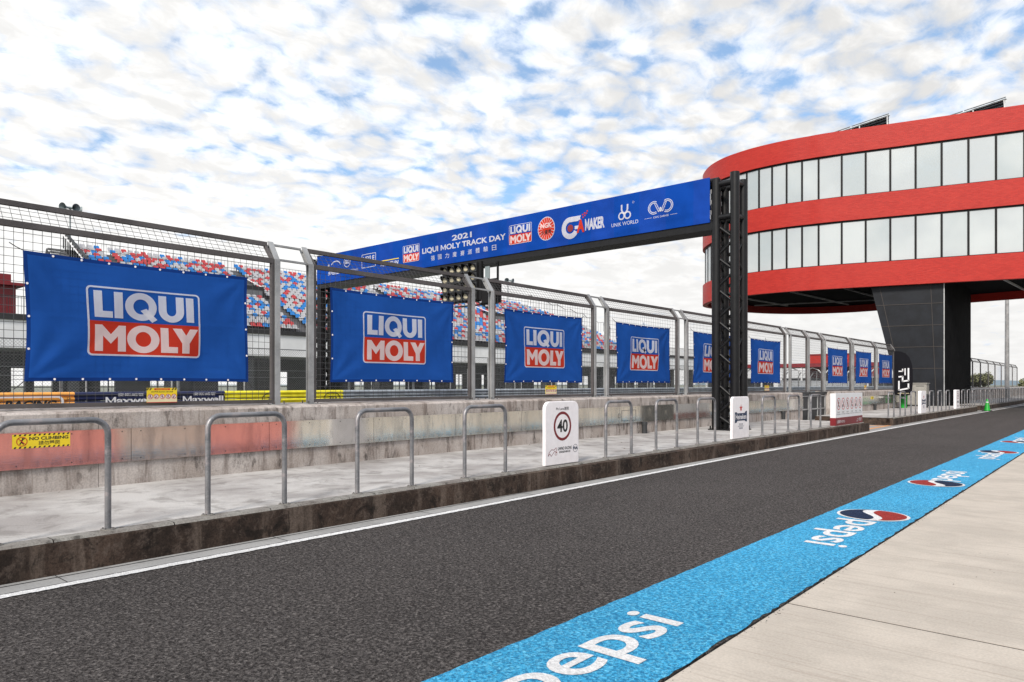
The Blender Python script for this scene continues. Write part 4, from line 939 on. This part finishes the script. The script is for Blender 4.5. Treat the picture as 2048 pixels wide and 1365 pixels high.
for i in range(28):
    y = 4.6 + i*4.15
    MB().tube([(FX-.35, y, 0), (FX-.35, y, 2.45), (FX-.05, y+.05, 2.95)], .06, 'galv', 8).build('cranked_post', CF)
r_ = MB()
for z in (3.15, 2.2, 1.9): r_.tube([(FX, -8, z), (FX, 130, z)], .022 if z > 3 else .014, 'farwire', 6)
r_.build('top_rail', CF)
m = MB(); y = -8; sp = .11
while y < 62:
    m.wire((FX, y, .3), (FX, y+2.85, 3.15), .0028, 'farwire'); m.wire((FX, y, 3.15), (FX, y+2.85, .3), .0028, 'farwire'); y += sp
while y < 130:
    m.wire((FX, y, .3), (FX, y+2.85, 3.15), .005, 'farwire'); m.wire((FX, y, 3.15), (FX, y+2.85, .3), .005, 'farwire'); y += .3
m.build('chainlink_mesh', CF)

# ================================================================== grandstand
GS = empty('grandstand', (-50, 40, 0)); tag(GS, 'large open grandstand with white fascia and raked tiers behind the track', 'grandstand')
def L_(b, name): return b.build(name, GS, loc=(50, -40, 0))
L_(MB().box(-50.4, -50, -40, 106, 3.76, 5.42, 'whitewall').box(-66, -50.4, -40, 106, 3.9, 4.2, 'whitewall'), 'fascia')
b = MB().box(-52.6, -49.9, -40, 112, 5.42, 5.75, 'deck').box(-66, -52.6, -40, 112, 5.30, 5.60, 'deck'); L_(b, 'deck_slab')
YA, YB = 20.2, 77.0; NR = 23
def row(i): # x of the seat back foot, tread height
    ex = .9 if i > 10 else 0; ex2 = .3 if i > 4 else 0
    return (-52.0 - .52*i - ex - ex2, 5.80 + .287*i + (.25 if i > 10 else 0))
def row_end(i): return YB + 7.5*min(1, (NR-1-i)/9)
b = MB()
for i in range(NR):
    x, z = row(i); x2 = row(i+1)[0] if i < NR-1 else x-1.6
    b.box(x2+.25, x+.30, YA-.4, row_end(i)+.4, z-.5, z, 'tread')
b.box(row(10)[0]-.95, row(10)[0]-.3, YA, YB, row(10)[1]+.2, row(10)[1]+.25, 'tread'); L_(b, 'tier')
y = -38
while y < 104:
    L_(MB().box(-51.0, -50.5, y-.25, y+.25, 0, 3.8, 'dark'), 'column'); L_(MB().box(-59.9, -59.4, y-.25, y+.25, 0, 3.9, 'dark'), 'column'); y += 6
b = MB(); y = -40; rr = random.Random(5)
while y < 106:                                            # back wall with door openings that let the sky through
    w_ = rr.choice([3.2, 4.5, 2.5]); b.box(-60.2, -60.0, y, y+w_, 0, 3.9, 'dark')
    e = y+w_+rr.choice([1.2, 1.8, 2.6]); b.box(-60.2, -60.0, y+w_, e, 2.75, 3.9, 'dark').box(-60.15, -60.05, (y+w_+e)/2-.04, (y+w_+e)/2+.04, 0, 2.75, 'dark').box(-60.15, -60.05, y+w_, e, 1.35, 1.42, 'dark'); y = e
L_(b, 'concourse_wall')
def rail(pts, h, sp, r, m, b):
    for (a, c) in zip(pts, pts[1:]):
        a = Vector(a); c = Vector(c); n = max(1, int((c-a).length/sp)); up = Vector((0, 0, h))
        b.bar(a+up, c+up, r*2.2, r*2.2, m)
        for i in range(n+1): p = a.lerp(c, i/n); b.bar(p, p+up, r, r, m)
    return b
L_(rail([(-50.15, -2, 5.75), (-50.15, 112, 5.75)], 1.1, .16, .02, 'deck', MB()), 'front_railing')
xT, zT = row(NR-1)
L_(rail([(xT-1.4, YA, zT), (xT-1.4, YB, zT)], 1.15, .35, .02, 'galv', MB()), 'top_railing')
side = [(row(i)[0], YA-.5, row(i)[1]+.1) for i in range(NR)]
L_(rail(side, 1.45, .62, .07, 'dark', MB()), 'side_railing')
side2 = []
for i in range(NR-1, -1, -2): x, z = row(i); side2 += [(x, row_end(i)+.5, z+.4), (x+.9, row_end(i)+.5, z+.4)]
L_(rail(side2, 1.3, .4, .03, 'galv', MB()), 'side_railing')
b = MB()
for i in range(NR-1, 2, -1): x, z = row(i); b.box(x-.1, x+.40, YA-1.7, YA-.5, z-.15, z-.05, 'tread')
b.bar((row(NR-1)[0], YA-1.7, row(NR-1)[1]-.3), (row(2)[0], YA-1.7, row(2)[1]-.3), .1, .3, 'deck'); L_(b, 'side_stair')
for yv in (31.2, 47.5, 63.8):
    b = MB()                              # vomitories: dark openings framed by white handrails
    x, z = row(12); b.box(x-1.8, x+1.1, yv, yv+2.4, z-1.2, z+.75, 'deck').box(x+1.1, x+1.15, yv+.2, yv+2.2, z-.5, z+.4, 'farwire')
    L_(b, 'vomitory')
    for e_ in (0, 2.4): L_(MB().bar((x-1.8, yv+e_, z+1.7), (x+1.2, yv+e_, z+.6), .05, .07, 'white'), 'handrail')
b = MB(); b.bar((row(22)[0], YA-.6, row(22)[1]+1.3), (row(12)[0], YA-.6, row(12)[1]+1.25), .06, .08, 'white')
L_(b, 'handrail')
# seats
def seat_mesh(mat, b=None, o=(0, 0, 0)):
    own = b is None; b = b or MB(); X, Y, Z = o; w = .215
    pr = [(.26, .34), (.24, .38), (.02, .36), (-.06, .41), (-.09, .52), (-.12, .62), (-.15, .68), (-.18, .70)]; ks = [.9, 1, 1, 1, 1, .97, .82, .5]
    n = len(pr); V = []
    for (p, q), k in zip(pr, ks): V += [(X+p+.02, Y-w*k, Z+q+.015), (X+p, Y, Z+q), (X+p+.02, Y+w*k, Z+q+.015)]
    F = [(3*i+j, 3*i+j+1, 3*i+j+4, 3*i+j+3) for i in range(n-1) for j in range(2)]
    b.add(V, F, mat, True)
    V2 = [(a-.03, c, d-.03) for a, c, d in V]; b.add(V2, [f[::-1] for f in F], mat, True)
    e = [3*i for i in range(n)]; m_ = len(V); A = V+V2
    b.add(A, [(e[i], e[i+1], m_+e[i+1], m_+e[i]) for i in range(n-1)] + [(e[i+1]+2, e[i]+2, m_+e[i]+2, m_+e[i+1]+2) for i in range(n-1)] + [(3*n-3, 3*n-2, m_+3*n-2, m_+3*n-3), (3*n-2, 3*n-1, m_+3*n-1, m_+3*n-2), (0, m_, m_+1, 1), (1, m_+1, m_+2, 2)], mat)
    b.box(X-.05, X+.03, Y-.03, Y+.03, Z, Z+.41, 'deck')
    return b
rnd = random.Random(21); seats = []
aisles = [33.6, 50, 66.3]
for i in range(NR):
    x, z = row(i); y = YA+.35
    while y < row_end(i)-.3:
        skip = any(abs(y-a) < .40 for a in aisles) or (i in (11, 12, 13, 14) and any(v_-.3 < y < v_+2.7 for v_ in (31.2, 47.5, 63.8))) or (i > 11 and any(abs(y-a) < .45 for a in (22.6,)))
        if not skip: seats.append((x, y, z, rnd.choice(['seatred']*5 + ['seatblue']*4 + ['seatgrey']*8)))
        y += .53
vis = []
th = R(40.95)
for s in seats:
    dd = -s[0]*math.sin(th)+s[1]*math.cos(th); rr_ = s[0]*math.cos(th)+s[1]*math.sin(th)
    # the gap a banner leaves open on the fence line decides which seats show
    t = -10.3/s[0]; yh = s[1]*t; zh = 1.6+(s[2]+.6-1.6)*t
    hid = any(a-.03 < yh < c+.03 and zh < 3.20 for a, c in bpos) or zh > 3.80 and yh < 3 or (3.50 < zh < 3.60) or any(abs(yh-py_) < .09 for py_ in seq)
    vis.append((dd + (1000 if hid else 0), s))
vis.sort(key=lambda q: q[0])
proto = {k: None for k in ('seatred', 'seatblue', 'seatgrey')}
cn = {'seatred': 'red', 'seatblue': 'bright blue', 'seatgrey': 'pale grey'}
for q, s in vis[:300]:
    x, y, z, m = s
    if proto[m] is None: proto[m] = seat_mesh(m).build('stadium_seat'); o = proto[m]
    else: o = proto[m].copy(); COL.objects.link(o)
    o.location = (x, y, z); tag(o, cn[m] + ' plastic bucket seat in the raked rows of the grandstand', 'seat', cn[m] + ' grandstand seats')
b = MB()
for q, s in vis[300:]: seat_mesh(s[3], b, s[:3])
tag(b.build('stadium_seats'), 'mass of red, blue and grey bucket seats filling the far grandstand rows', kind='stuff')
# red kiosk at the near end of the deck
K = empty('red_kiosk', (-54, 9, 5.6)); tag(K, 'dark red box building on the white deck at the left edge', 'building')
MB().box(-2, 2.0, -6, 4.25, 0, 2.05, 'dkred').box(1.9, 2.02, -5, 3.3, 0.05, .9, 'dkred').build('wall', K); MB().box(-2.2, 2.4, -6.3, 4.7, 2.05, 2.22, 'dkred').box(-2.0, 2.0, -6, 4.0, 2.22, 2.75, 'dkred').build('roof', K)
# loudspeaker masts
def horns(x, y, ztop, label, n):
    t = empty('loudspeaker_mast', (x, y, 0)); tag(t, label, 'loudspeaker', 'loudspeaker masts behind the grandstand')
    MB().tube([(0, 0, 0), (0, 0, ztop)], .06, 'horn', 8).build('pole', t)
    for i in range(n):
        a = R(-60+75*i); d_ = Vector((math.cos(a), math.sin(a), -.1)); p = Vector((0, 0, ztop))
        MB().tube([p+d_*.1, p+d_*.35, p+d_*.6, p+d_*.8], [.07, .10, .2, .34], 'horn', 16, False).tube([p-d_*.1, p+d_*.15], .1, 'horn', 10).build('horn', t)
horns(-66, 20.6, 16.1, 'grey horn loudspeakers on a mast above the left end of the stand', 3)
horns(-66, 75.2, 16.1, 'small pair of round loudspeakers above the far end of the stand', 2)

# ================================================================== distance beyond the track
bx = empty('red_block', (-40.2, 125, 0)); tag(bx, 'bright red block building seen through the fence beside the gate', 'building')
MB().box(-1.2, 5.5, 0, 10, -.0, 6.5, 'tile').build('wall', bx); MB().box(-1.3, 5.6, -.1, 10.1, 6.5, 6.7, 'dkred').build('roof', bx)
cp = empty('canopy_building', (-52, 118, 0)); tag(cp, 'low dark building with red flat roof and white roof arches beyond the track', 'building')
MB().box(-6, 24, 0, 8, 4.35, 4.95, 'dkred').build('roof', cp); MB().box(-6, 24, 3, 8, 0, 2.6, 'dark').build('wall', cp)
b = MB()
for i in range(9):
    x = -5+3.3*i; b.box(x-.12, x+.12, .2, .5, 0, 4.35, 'whitewall'); b.tube([(x, .6, 3.0), (x+.8, .6, 3.9), (x+1.65, .6, 4.25), (x+2.5, .6, 3.9), (x+3.3, .6, 3.0)], .10, 'whitewall', 6)
b.build('arch', cp)
tw = MB().box(-32, -31.4, 84, 190, 0, 2.05, 'whitewall'); tag(tw.build('barrier_wall'), 'pale concrete barrier wall on the far side of the track behind the gate', 'wall')
wb = MB().box(0, .2, 0, 9, 0, 5.3, 'tile').box(0.0, .22, 2, 5, 1.6, 2.9, 'white').box(.2, .24, 2.8, 4.2, 1.9, 2.6, 'black'); tag(wb.build('red_hoarding', loc=(-34, 130, 0)), 'red hoarding with small white and black panel between the far banners', 'hoarding')

# ================================================================== bridge building
BB = empty('bridge_building', (-14, 50, 0)); tag(BB, 'red rounded bridge building with two window storeys on a dark pylon', 'building')
OFF = (14, -50, 0)
OUT = [(-25.0, 54.8), (-25.3, 52.5), (-24.7, 50.6), (-23.3, 48.7), (-21.7, 47.5), (-20.2, 46.95), (-18.9, 46.7), (-17.1, 46.65), (-15.64, 46.85), (-13.7, 47.2), (-4.63, 49.5), (30, 58.5)]
OUT2 = [(30, 66), (-5.75, 61.45), (-9, 61.9), (-16.2, 63.7), (-20, 63.2), (-22.6, 61.4), (-24.3, 58.4)]
def smooth(P, k=4):
    out = []
    for i in range(len(P)-1):
        p0 = Vector(P[max(i-1, 0)]); p1 = Vector(P[i]); p2 = Vector(P[i+1]); p3 = Vector(P[min(i+2, len(P)-1)])
        if (p2-p1).length > 6: out.append(tuple(p1)); continue
        for j in range(k):
            t = j/k; q = .5*((2*p1)+(p2-p0)*t+(2*p0-5*p1+4*p2-p3)*t*t+(3*p1-p0-3*p2+p3)*t*t*t); out.append(tuple(q))
    out.append(P[-1]); return out
near_ = smooth(OUT2[2:] + OUT, 4); near_ = OUT2[:2] + near_
CL = near_                                                # closed outline, counter-clockwise seen from above is reversed at build
def inset(P, d):
    n = len(P); out = []
    for i in range(n):
        a = Vector(P[i-1]); b_ = Vector(P[i]); c = Vector(P[(i+1) % n]); e1 = (b_-a).normalized(); e2 = (c-b_).normalized()
        n1 = Vector((-e1.y, e1.x)); n2 = Vector((-e2.y, e2.x)); nn = (n1+n2).normalized(); k = d/max(.4, nn.dot(n1)); out.append(tuple(b_+nn*k))
    return out
def ringband(b, P, z0, z1, th_, m, mi=None):
    Q = inset(P, th_); n = len(P)
    V = [(x, y, z0) for x, y in P] + [(x, y, z1) for x, y in P] + [(x, y, z0) for x, y in Q] + [(x, y, z1) for x, y in Q]
    F = [(i, (i+1) % n, n+(i+1) % n, n+i) for i in range(n)]
    b.add(V, F, m, True)
    b.add(V, [(2*n+(i+1) % n, 2*n+i, 3*n+i, 3*n+(i+1) % n) for i in range(n)], mi or m)
    b.add(V, [(i, 2*n+i, 2*n+(i+1) % n, (i+1) % n) for i in range(n)] + [(n+i, n+(i+1) % n, 3*n+(i+1) % n, 3*n+i) for i in range(n)], m)
def cap(b, P, z, m, up=True):
    t = tessellate_polygon([[Vector((x, y, 0)) for x, y in P]]); b.add([(x, y, z) for x, y in P], [tuple(f) if up else tuple(f)[::-1] for f in t], m)
for z0, z1 in ((7.6, 9.08), (11.8, 13.3), (16.0, 17.42)):
    b = MB(); ringband(b, CL, z0, z1, .35, 'tile'); b.build('red_band', BB, loc=OFF)
IN = inset(CL, .16)
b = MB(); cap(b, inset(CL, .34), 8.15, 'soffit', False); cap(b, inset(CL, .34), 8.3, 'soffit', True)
bl_ = [(-22.3, 50.3, -21.5, 59.5), (-18.2, 48.5, -17.5, 62), (-14.8, 48.6, -14.2, 62), (-3, 51, -2.0, 60), (-6.2, 50, -5.6, 60.5)]
for x0, y0, x1, y1 in bl_: b.bar((x0, y0, 8.09), (x1, y1, 8.09), .10, .10, 'galv')
b.bar((-20.5, 48.6, 8.07), (-12.4, 49.2, 8.07), .08, .08, 'galv'); b.bar((-23.5, 57.5, 8.07), (-12.5, 60.5, 8.07), .08, .08, 'galv')
b.build('soffit', BB, loc=OFF)
b = MB(); cap(b, inset(CL, .34), 17.1, 'deck'); b.build('roof', BB, loc=OFF)
# windows, pane by pane along the near face and round the end
A0 = [(-25.3, 52.5), (-24.7, 50.6), (-23.3, 48.7), (-21.7, 47.5), (-20.2, 46.95), (-18.9, 46.7), (-17.1, 46.65), (-15.64, 46.85), (-13.7, 47.2), (-4.63, 49.5), (30, 58.5)]
def along(s):
    for (a, c) in zip(A0, A0[1:]):
        L0 = math.dist(a, c)
        if s <= L0: return Vector(a).lerp(Vector(c), s/L0), (Vector(c)-Vector(a)).normalized()
        s -= L0
    return Vector(A0[-1]), Vector((1, 0))
marks = [0.4, 1.4, 2.4, 3.4, 4.5, 5.5, 6.5, 7.47, 8.42, 9.36, 10.25, 11.22, 12.17, 13.16]
s = 14.51
while s < 52: marks.append(s); s += 1.3433
for z0, z1 in ((9.08, 11.8), (13.3, 16.0)):
    for i, (a, c) in enumerate(zip(marks, marks[1:])):
        pa, _ = along(a); pc, _ = along(c); d_ = (pc-pa).normalized(); nI = Vector((-d_.y, d_.x))*.13
        wdo = MB(); A_ = pa+nI; C_ = pc+nI; D_ = nI.normalized()
        def bb(p, q, zz0, zz1, t, m): 
            v = [(p.x, p.y), (q.x, q.y), (q.x+D_.x*t, q.y+D_.y*t), (p.x+D_.x*t, p.y+D_.y*t)]
            wdo.add([(x, y, zz0) for x, y in v]+[(x, y, zz1) for x, y in v], [(0, 1, 5, 4), (1, 2, 6, 5), (2, 3, 7, 6), (3, 0, 4, 7), (4, 5, 6, 7), (3, 2, 1, 0)], m)
        f_ = -D_*.03
        bb(A_+f_-d_*.058, A_+f_+d_*.058, z0, z1, .12, 'frame_blk'); bb(A_+f_+d_*.058, C_+f_-d_*.058, z1-.10, z1, .10, 'frame_blk'); bb(A_+f_+d_*.058, C_+f_-d_*.058, z0, z0+.05, .10, 'frame_blk')
        w_ = wdo.build('window', BB, loc=OFF)
        wdo = MB(); bb(A_+d_*.059, C_-d_*.059, z0+.051, z1-.101, .04, 'window' if (i*7+int(z0)) % 3 else 'window2'); wdo.build('pane', w_)
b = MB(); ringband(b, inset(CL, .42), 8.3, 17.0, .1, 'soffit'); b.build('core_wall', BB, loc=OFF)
# pylon: tapered clad pier
b = MB()
tl, tr, br_, bl2 = (-12.35, 48.0), (-8.45, 48.95), (-8.45, 48.95), (-10.55, 48.45)
dep = Vector((-.5, 9.3))
V = [(bl2[0], bl2[1], .0), (br_[0], br_[1], .0), (tr[0], tr[1], 8.15), (tl[0], tl[1], 8.15)]; Bk = [(x+dep.x, y+dep.y, z) for x, y, z in V]
Bk[1] = (-8.45, 58.2, 0); Bk[2] = (-8.45, 58.2, 8.15)
b.add(V+Bk, [(0, 1, 2, 3), (5, 4, 7, 6), (4, 0, 3, 7), (3, 2, 6, 7)], 'pylon').add(V+Bk, [(1, 5, 6, 2)], 'pylonside'); py = b.build('pylon', BB, loc=OFF)
b = MB(); fd = (Vector(tr)-Vector(tl)).normalized(); nf = Vector((fd.y, -fd.x))*.012
def fp(t, z, off=1): # point on the front face: t 0..1 left to right at height z
    l = Vector(bl2).lerp(Vector(tl), z/8.15); r = Vector(br_).lerp(Vector(tr), z/8.15); p = l.lerp(r, t); return (p.x+nf.x*off, p.y+nf.y*off, z)
for z in (2.55, 3.85, 5.15, 6.45): b.bar(fp(0, z), fp(1, z), .02, .035, 'seam', up=(0, 0, 1))
b.bar(fp(.12, .3), fp(.12, 8.1), .035, .02, 'seam', up=(nf.x, nf.y, 0)); b.bar(fp(.82, .3), fp(.82, 8.1), .03, .02, 'seam', up=(nf.x, nf.y, 0)); b.bar(fp(.997, .3), fp(.997, 8.1), .05, .04, 'galv', up=(nf.x, nf.y, 0))
b.build('cladding_seam', py)
# rooftop solar racks
def solar(x, y, label, L0=4.6, rot=14.5):
    t = empty('solar_rack', (x, y, 17.1)); t.rotation_euler = (R(-22), 0, R(rot)); tag(t, label, 'solar panel', 'solar racks on the roof')
    b = MB(); tilt = R(15)
    for k in range(2):
        a = Vector((-L0/2+k*L0/2+.04*k, 0, 0)); 
        for j in range(4):
            p0 = (-L0/2+k*L0/2+.03, -1.2+.62*j); c, s_ = math.cos(tilt), math.sin(tilt)
            q = lambda u_, v_, h_: (u_*c-h_*s_, v_, (u_+L0/2)*s_+h_*c+.25)
            u0, u1, v0, v1 = p0[0], p0[0]+L0/2-.08, p0[1], p0[1]+.6
            V = [q(u_, v_, h_) for h_ in (0, .05) for v_ in (v0, v1) for u_ in (u0, u1)]
            b.add(V, [(0, 2, 3, 1), (4, 5, 7, 6), (0, 1, 5, 4), (2, 6, 7, 3), (0, 4, 6, 2), (1, 3, 7, 5)], 'solar')
    for k in range(9):                                    # ribs under the sheets
        v_ = -1.15+.3*k; b.bar(q(-L0/2+.03, v_, -.03), q(L0/2-.05, v_, -.03), .05, .07, 'railgrey')
    b.build('solar_panel', t)
    f = MB(); c, s_ = math.cos(tilt), math.sin(tilt)
    for v_ in (-1.1, 0, 1.1):
        f.bar((-L0/2*c, v_, .2), (L0/2*c, v_, L0*s_+.2), .05, .08, 'galv')
        for u_ in (-.9, .5, L0/2-.15): f.bar((u_*c, v_, 0), (u_*c, v_, (u_+L0/2)*s_+.2), .06, .06, 'galv')
    f.build('support_frame', t)
solar(-14.0, 50.3, 'tilted dark solar rack on the roof, left one'); solar(-8.0, 52.0, 'tilted dark solar rack on the roof nearest the right edge')

# ================================================================== things near the pylon
F = empty('feather_flag', (-9.35, 43.0, .3)); tag(F, 'black feather flag with white angular emblem at the fence end', 'flag')
MB().tube([(-.42, 0, 0), (-.43, 0, 2.4), (-.43, 0, 2.9), (-.43, 0, 3.11), (-.40, 0, 3.12)], [.022, .018, .015, .012, .008], 'frame_blk', 8, False).box(-.7, -.1, -.25, .25, 0, .03, 'frame_blk').build('pole', F)
fl = MB(); edge = [(-.42, .72), (.0, .66), (.42, .74), (.45, 1.2), (.47, 1.7), (.46, 2.1), (.40, 2.45), (.29, 2.75), (.10, 2.97), (-.12, 3.07), (-.42, 3.10)]
sh = poly(edge); fl.add([(x, .02*math.sin(z*4+x*6), z) for x, z in sh[0]], sh[1], 'flag'); fl.add([(x, .02*math.sin(z*4+x*6)+.004, z) for x, z in sh[0]], [f[::-1] for f in sh[1]], 'flag')
em = join(stroke([(.26, 2.15), (.26, 1.50), (-.02, 1.46), (-.02, 1.72), (-.20, 1.70)], .075), stroke([(-.20, 2.0), (-.02, 2.0), (-.02, 2.12)], .06), stroke([(.10, 2.14), (.10, 1.80)], .06), stroke([(-.20, 1.46), (-.20, .98), (.26, 1.08), (.26, 1.32)], .075))
fl.flat(em, (0, -.03, 0), (1, 0, 0), (0, 0, 1), 'white'); fl.flat(fit(text('RACING GEAR', .01), -.25, .78, .3, .83), (0, -.03, 0), (1, 0, 0), (0, 0, 1), 'cream')
fl.build('flag_cloth', F)
def bin_(x, y, m, label):
    t = empty('litter_bin', (x, y, .3)); tag(t, label, 'bin')
    MB().tube([(0, 0, 0), (0, 0, .66)], [.17, .205], m, 20).build('body', t); MB().tube([(0, 0, .66), (0, 0, .72), (0, 0, .76)], [.215, .215, .10], m, 20).build('lid', t)
    b = MB(); b.add([(.20*math.sin(R(a)), -.215*math.cos(R(a)), z) for z in (.52, .60) for a in (-30, -15, 0, 15, 30)], [(i, i+1, i+6, i+5) for i in range(4)], 'white'); b.build('sticker', t)
bin_(-9.5, 43.75, 'green', 'bright green litter bin beside the feather flag'); bin_(-10.05, 43.7, 'dkgreen', 'darker green bin behind the black feather flag, beside the bright green one'); bin_(-8.75, 45.2, 'dark', 'dark bin between the feather flag and the beige cabinet')
C = empty('cabinet', (-9.55, 47.6, .3)); tag(C, 'beige steel two-door electrical cabinet in front of the dark pylon', 'cabinet')
MB().box(-.50, .50, -.35, .35, .08, 1.36, 'cabinet').box(-.46, .46, -.31, .31, 0, .08, 'dark').build('body', C, bevel=.01); MB().box(-.54, .54, -.40, .38, 1.36, 1.41, 'cabinet').build('top', C)
for x0, x1 in ((-.48, -.165), (-.155, .48)): d_ = MB().box(x0, x1, -.365, -.352, .12, 1.32, 'cabinet').build('door', C); MB().box(x0+.1, x1-.1, -.37, -.366, 1.20, 1.235, 'dark').build('vent', d_)
C.scale = (1, 1, .98)
TC = empty('traffic_cone', (-6.52, 50.6, 0)); tag(TC, 'green traffic cone beside the kerb gap', 'cone')
MB().tube([(0, 0, .03), (0, 0, .66), (0, 0, .72)], [.17, .05, .03], 'green', 20).build('cone', TC); MB().box(-.23, .23, -.23, .23, 0, .035, 'frame_blk').build('base', TC)
MB().tube([(0, 0, .48), (0, 0, .56)], [.083, .071], 'whitewall', 20, False).build('band', TC)
LP = empty('lamp_mast', (-8.8, 80.3, .3)); tag(LP, 'tall pale steel mast rising behind the bridge building at the right edge', 'mast')
MB().tube([(0, 0, 0), (0, 0, 8), (0, 0, 15.5)], [.20, .165, .12], 'galv', 16).build('pole', LP); MB().tube([(0, 0, 0), (0, 0, .04)], .34, 'galv', 16).build('base_plate', LP)
MB().box(-.9, .9, -.1, .1, 15.3, 15.5, 'galv').build('crossarm', LP)
b = MB().tube([(0, 0, 0), (0, 0, 1.0)], .22, 'dark', 16).tube([(0, 0, .3), (0, 0, .36)], .235, 'frame_blk', 16); tag(b.build('barrel', loc=(-8.6, 56.0, .3)), 'dark barrel behind the green traffic cone', 'barrel')
# low railing behind the hoops at far right
b = MB(); rail([(-8.9, 59, .3), (-8.9, 100, .3)], .95, 1.6, .03, 'galv', b); b.bar((-8.9, 59, .75), (-8.9, 100, .75), .03, .03, 'galv'); tag(b.build('guard_railing'), 'low grey railing behind the far hoop rails', 'railing')

# trees, tiny at the right
def tree(x, y, h, rad, label, seed):
    t = empty('broadleaf_tree', (x, y, 0)); tag(t, label, 'tree', 'small trees far beyond the fence'); rn = random.Random(seed)
    tk = MB().tube([(0, 0, 0), (.1, 0, h*.35), (0, .1, h*.6)], [.22, .16, .08], 'bark', 8)
    for i in range(6):
        a = rn.uniform(0, 6.28); tk.tube([(0, 0, h*.4), (rad*.6*math.cos(a), rad*.6*math.sin(a), h*rn.uniform(.6, .9))], [.09, .03], 'bark', 6)
    tk.build('trunk', t); cr = MB()
    cl = [(rn.uniform(-1, 1)*rad, rn.uniform(-1, 1)*rad, h*rn.uniform(.45, .95), rad*rn.uniform(.25, .5)) for _ in range(18)]
    for cx, cy, cz, r in cl:
        for _ in range(120):
            d_ = Vector((rn.gauss(0, 1), rn.gauss(0, 1), rn.gauss(0, .6))).normalized()*r*rn.uniform(.5, 1); p = Vector((cx, cy, cz))+d_
            a = Vector((rn.uniform(-1, 1), rn.uniform(-1, 1), rn.uniform(-1, 1)))*.16; c = Vector((rn.uniform(-1, 1), rn.uniform(-1, 1), rn.uniform(-1, 1)))*.16
            cr.add([p-a, p-c, p+a, p+c], [(0, 1, 2, 3)], 'leaf')
    cr.build('crown', t)
tree(-21.0, 128, 2.5, 1.7, 'left one of the small trees seen through the far fence', 1); tree(-18.3, 130, 3.0, 1.9, 'tallest of the small trees seen through the far fence', 2)
tree(-14.0, 160, 2.2, 1.8, 'small tree left of the mast foot line', 3); tree(-5.8, 190, 2.2, 2.2, 'low dark tree just right of the pale mast', 4); tree(2.5, 200, 1.8, 2.4, 'low shrubby tree at the right edge horizon', 5)
sh_ = empty('white_shed', (-19.6, 112, 0)); tag(sh_, 'small pale shed with pitched roof behind the far fence', 'shed')
MB().box(-2.2, 2.2, 0, 3, 0, 1.9, 'whitewall').build('wall', sh_); MB().prism([(-2.4, 1.9), (2.4, 1.9), (0, 2.9)], (0, -.1, 0), (1, 0, 0), (0, 0, 1), (0, 1, 0), 3.2, 'white').build('roof', sh_)
b = MB(); rn = random.Random(8)
for i in range(60): b.add([(-700+i*30, 1400, -1), (-670+i*30, 1400, -1), (-670+i*30, 1400, 5+4*math.sin(i*.5)), (-700+i*30, 1400, 5+4*math.sin((i-1)*.5))], [(0, 1, 2, 3)], 'farblue')
b.box(-700, 1100, 1401, 1440, -1, 4, 'farblue'); tag(b.build('hills'), kind='structure')

# ================================================================== pit building on the other side of the apron (seen mirrored in glass and steel)
PB = empty('pit_building', (24, 5, 0)); tag(PB, 'white pit building with grey shutters opposite the wall, outside the frame', 'building')
MB().box(0, 14, -45, 42, 3.2, 8.0, 'whitewall').box(.3, 14, -45, 42, 0, 3.2, 'cabinet').build('wall', PB)
for y0, y1 in ((-30, -26), (-18, -13), (-1.5, 2.6), (5.2, 9.4), (30, 34)): MB().box(.22, .32, y0, y1, 0, 3.2, 'railgrey').build('garage_door', PB)
for i in range(14): MB().box(-.04, .02, -43+6*i, -39.5+6*i, 5.2, 7.4, 'dark').build('window', PB)
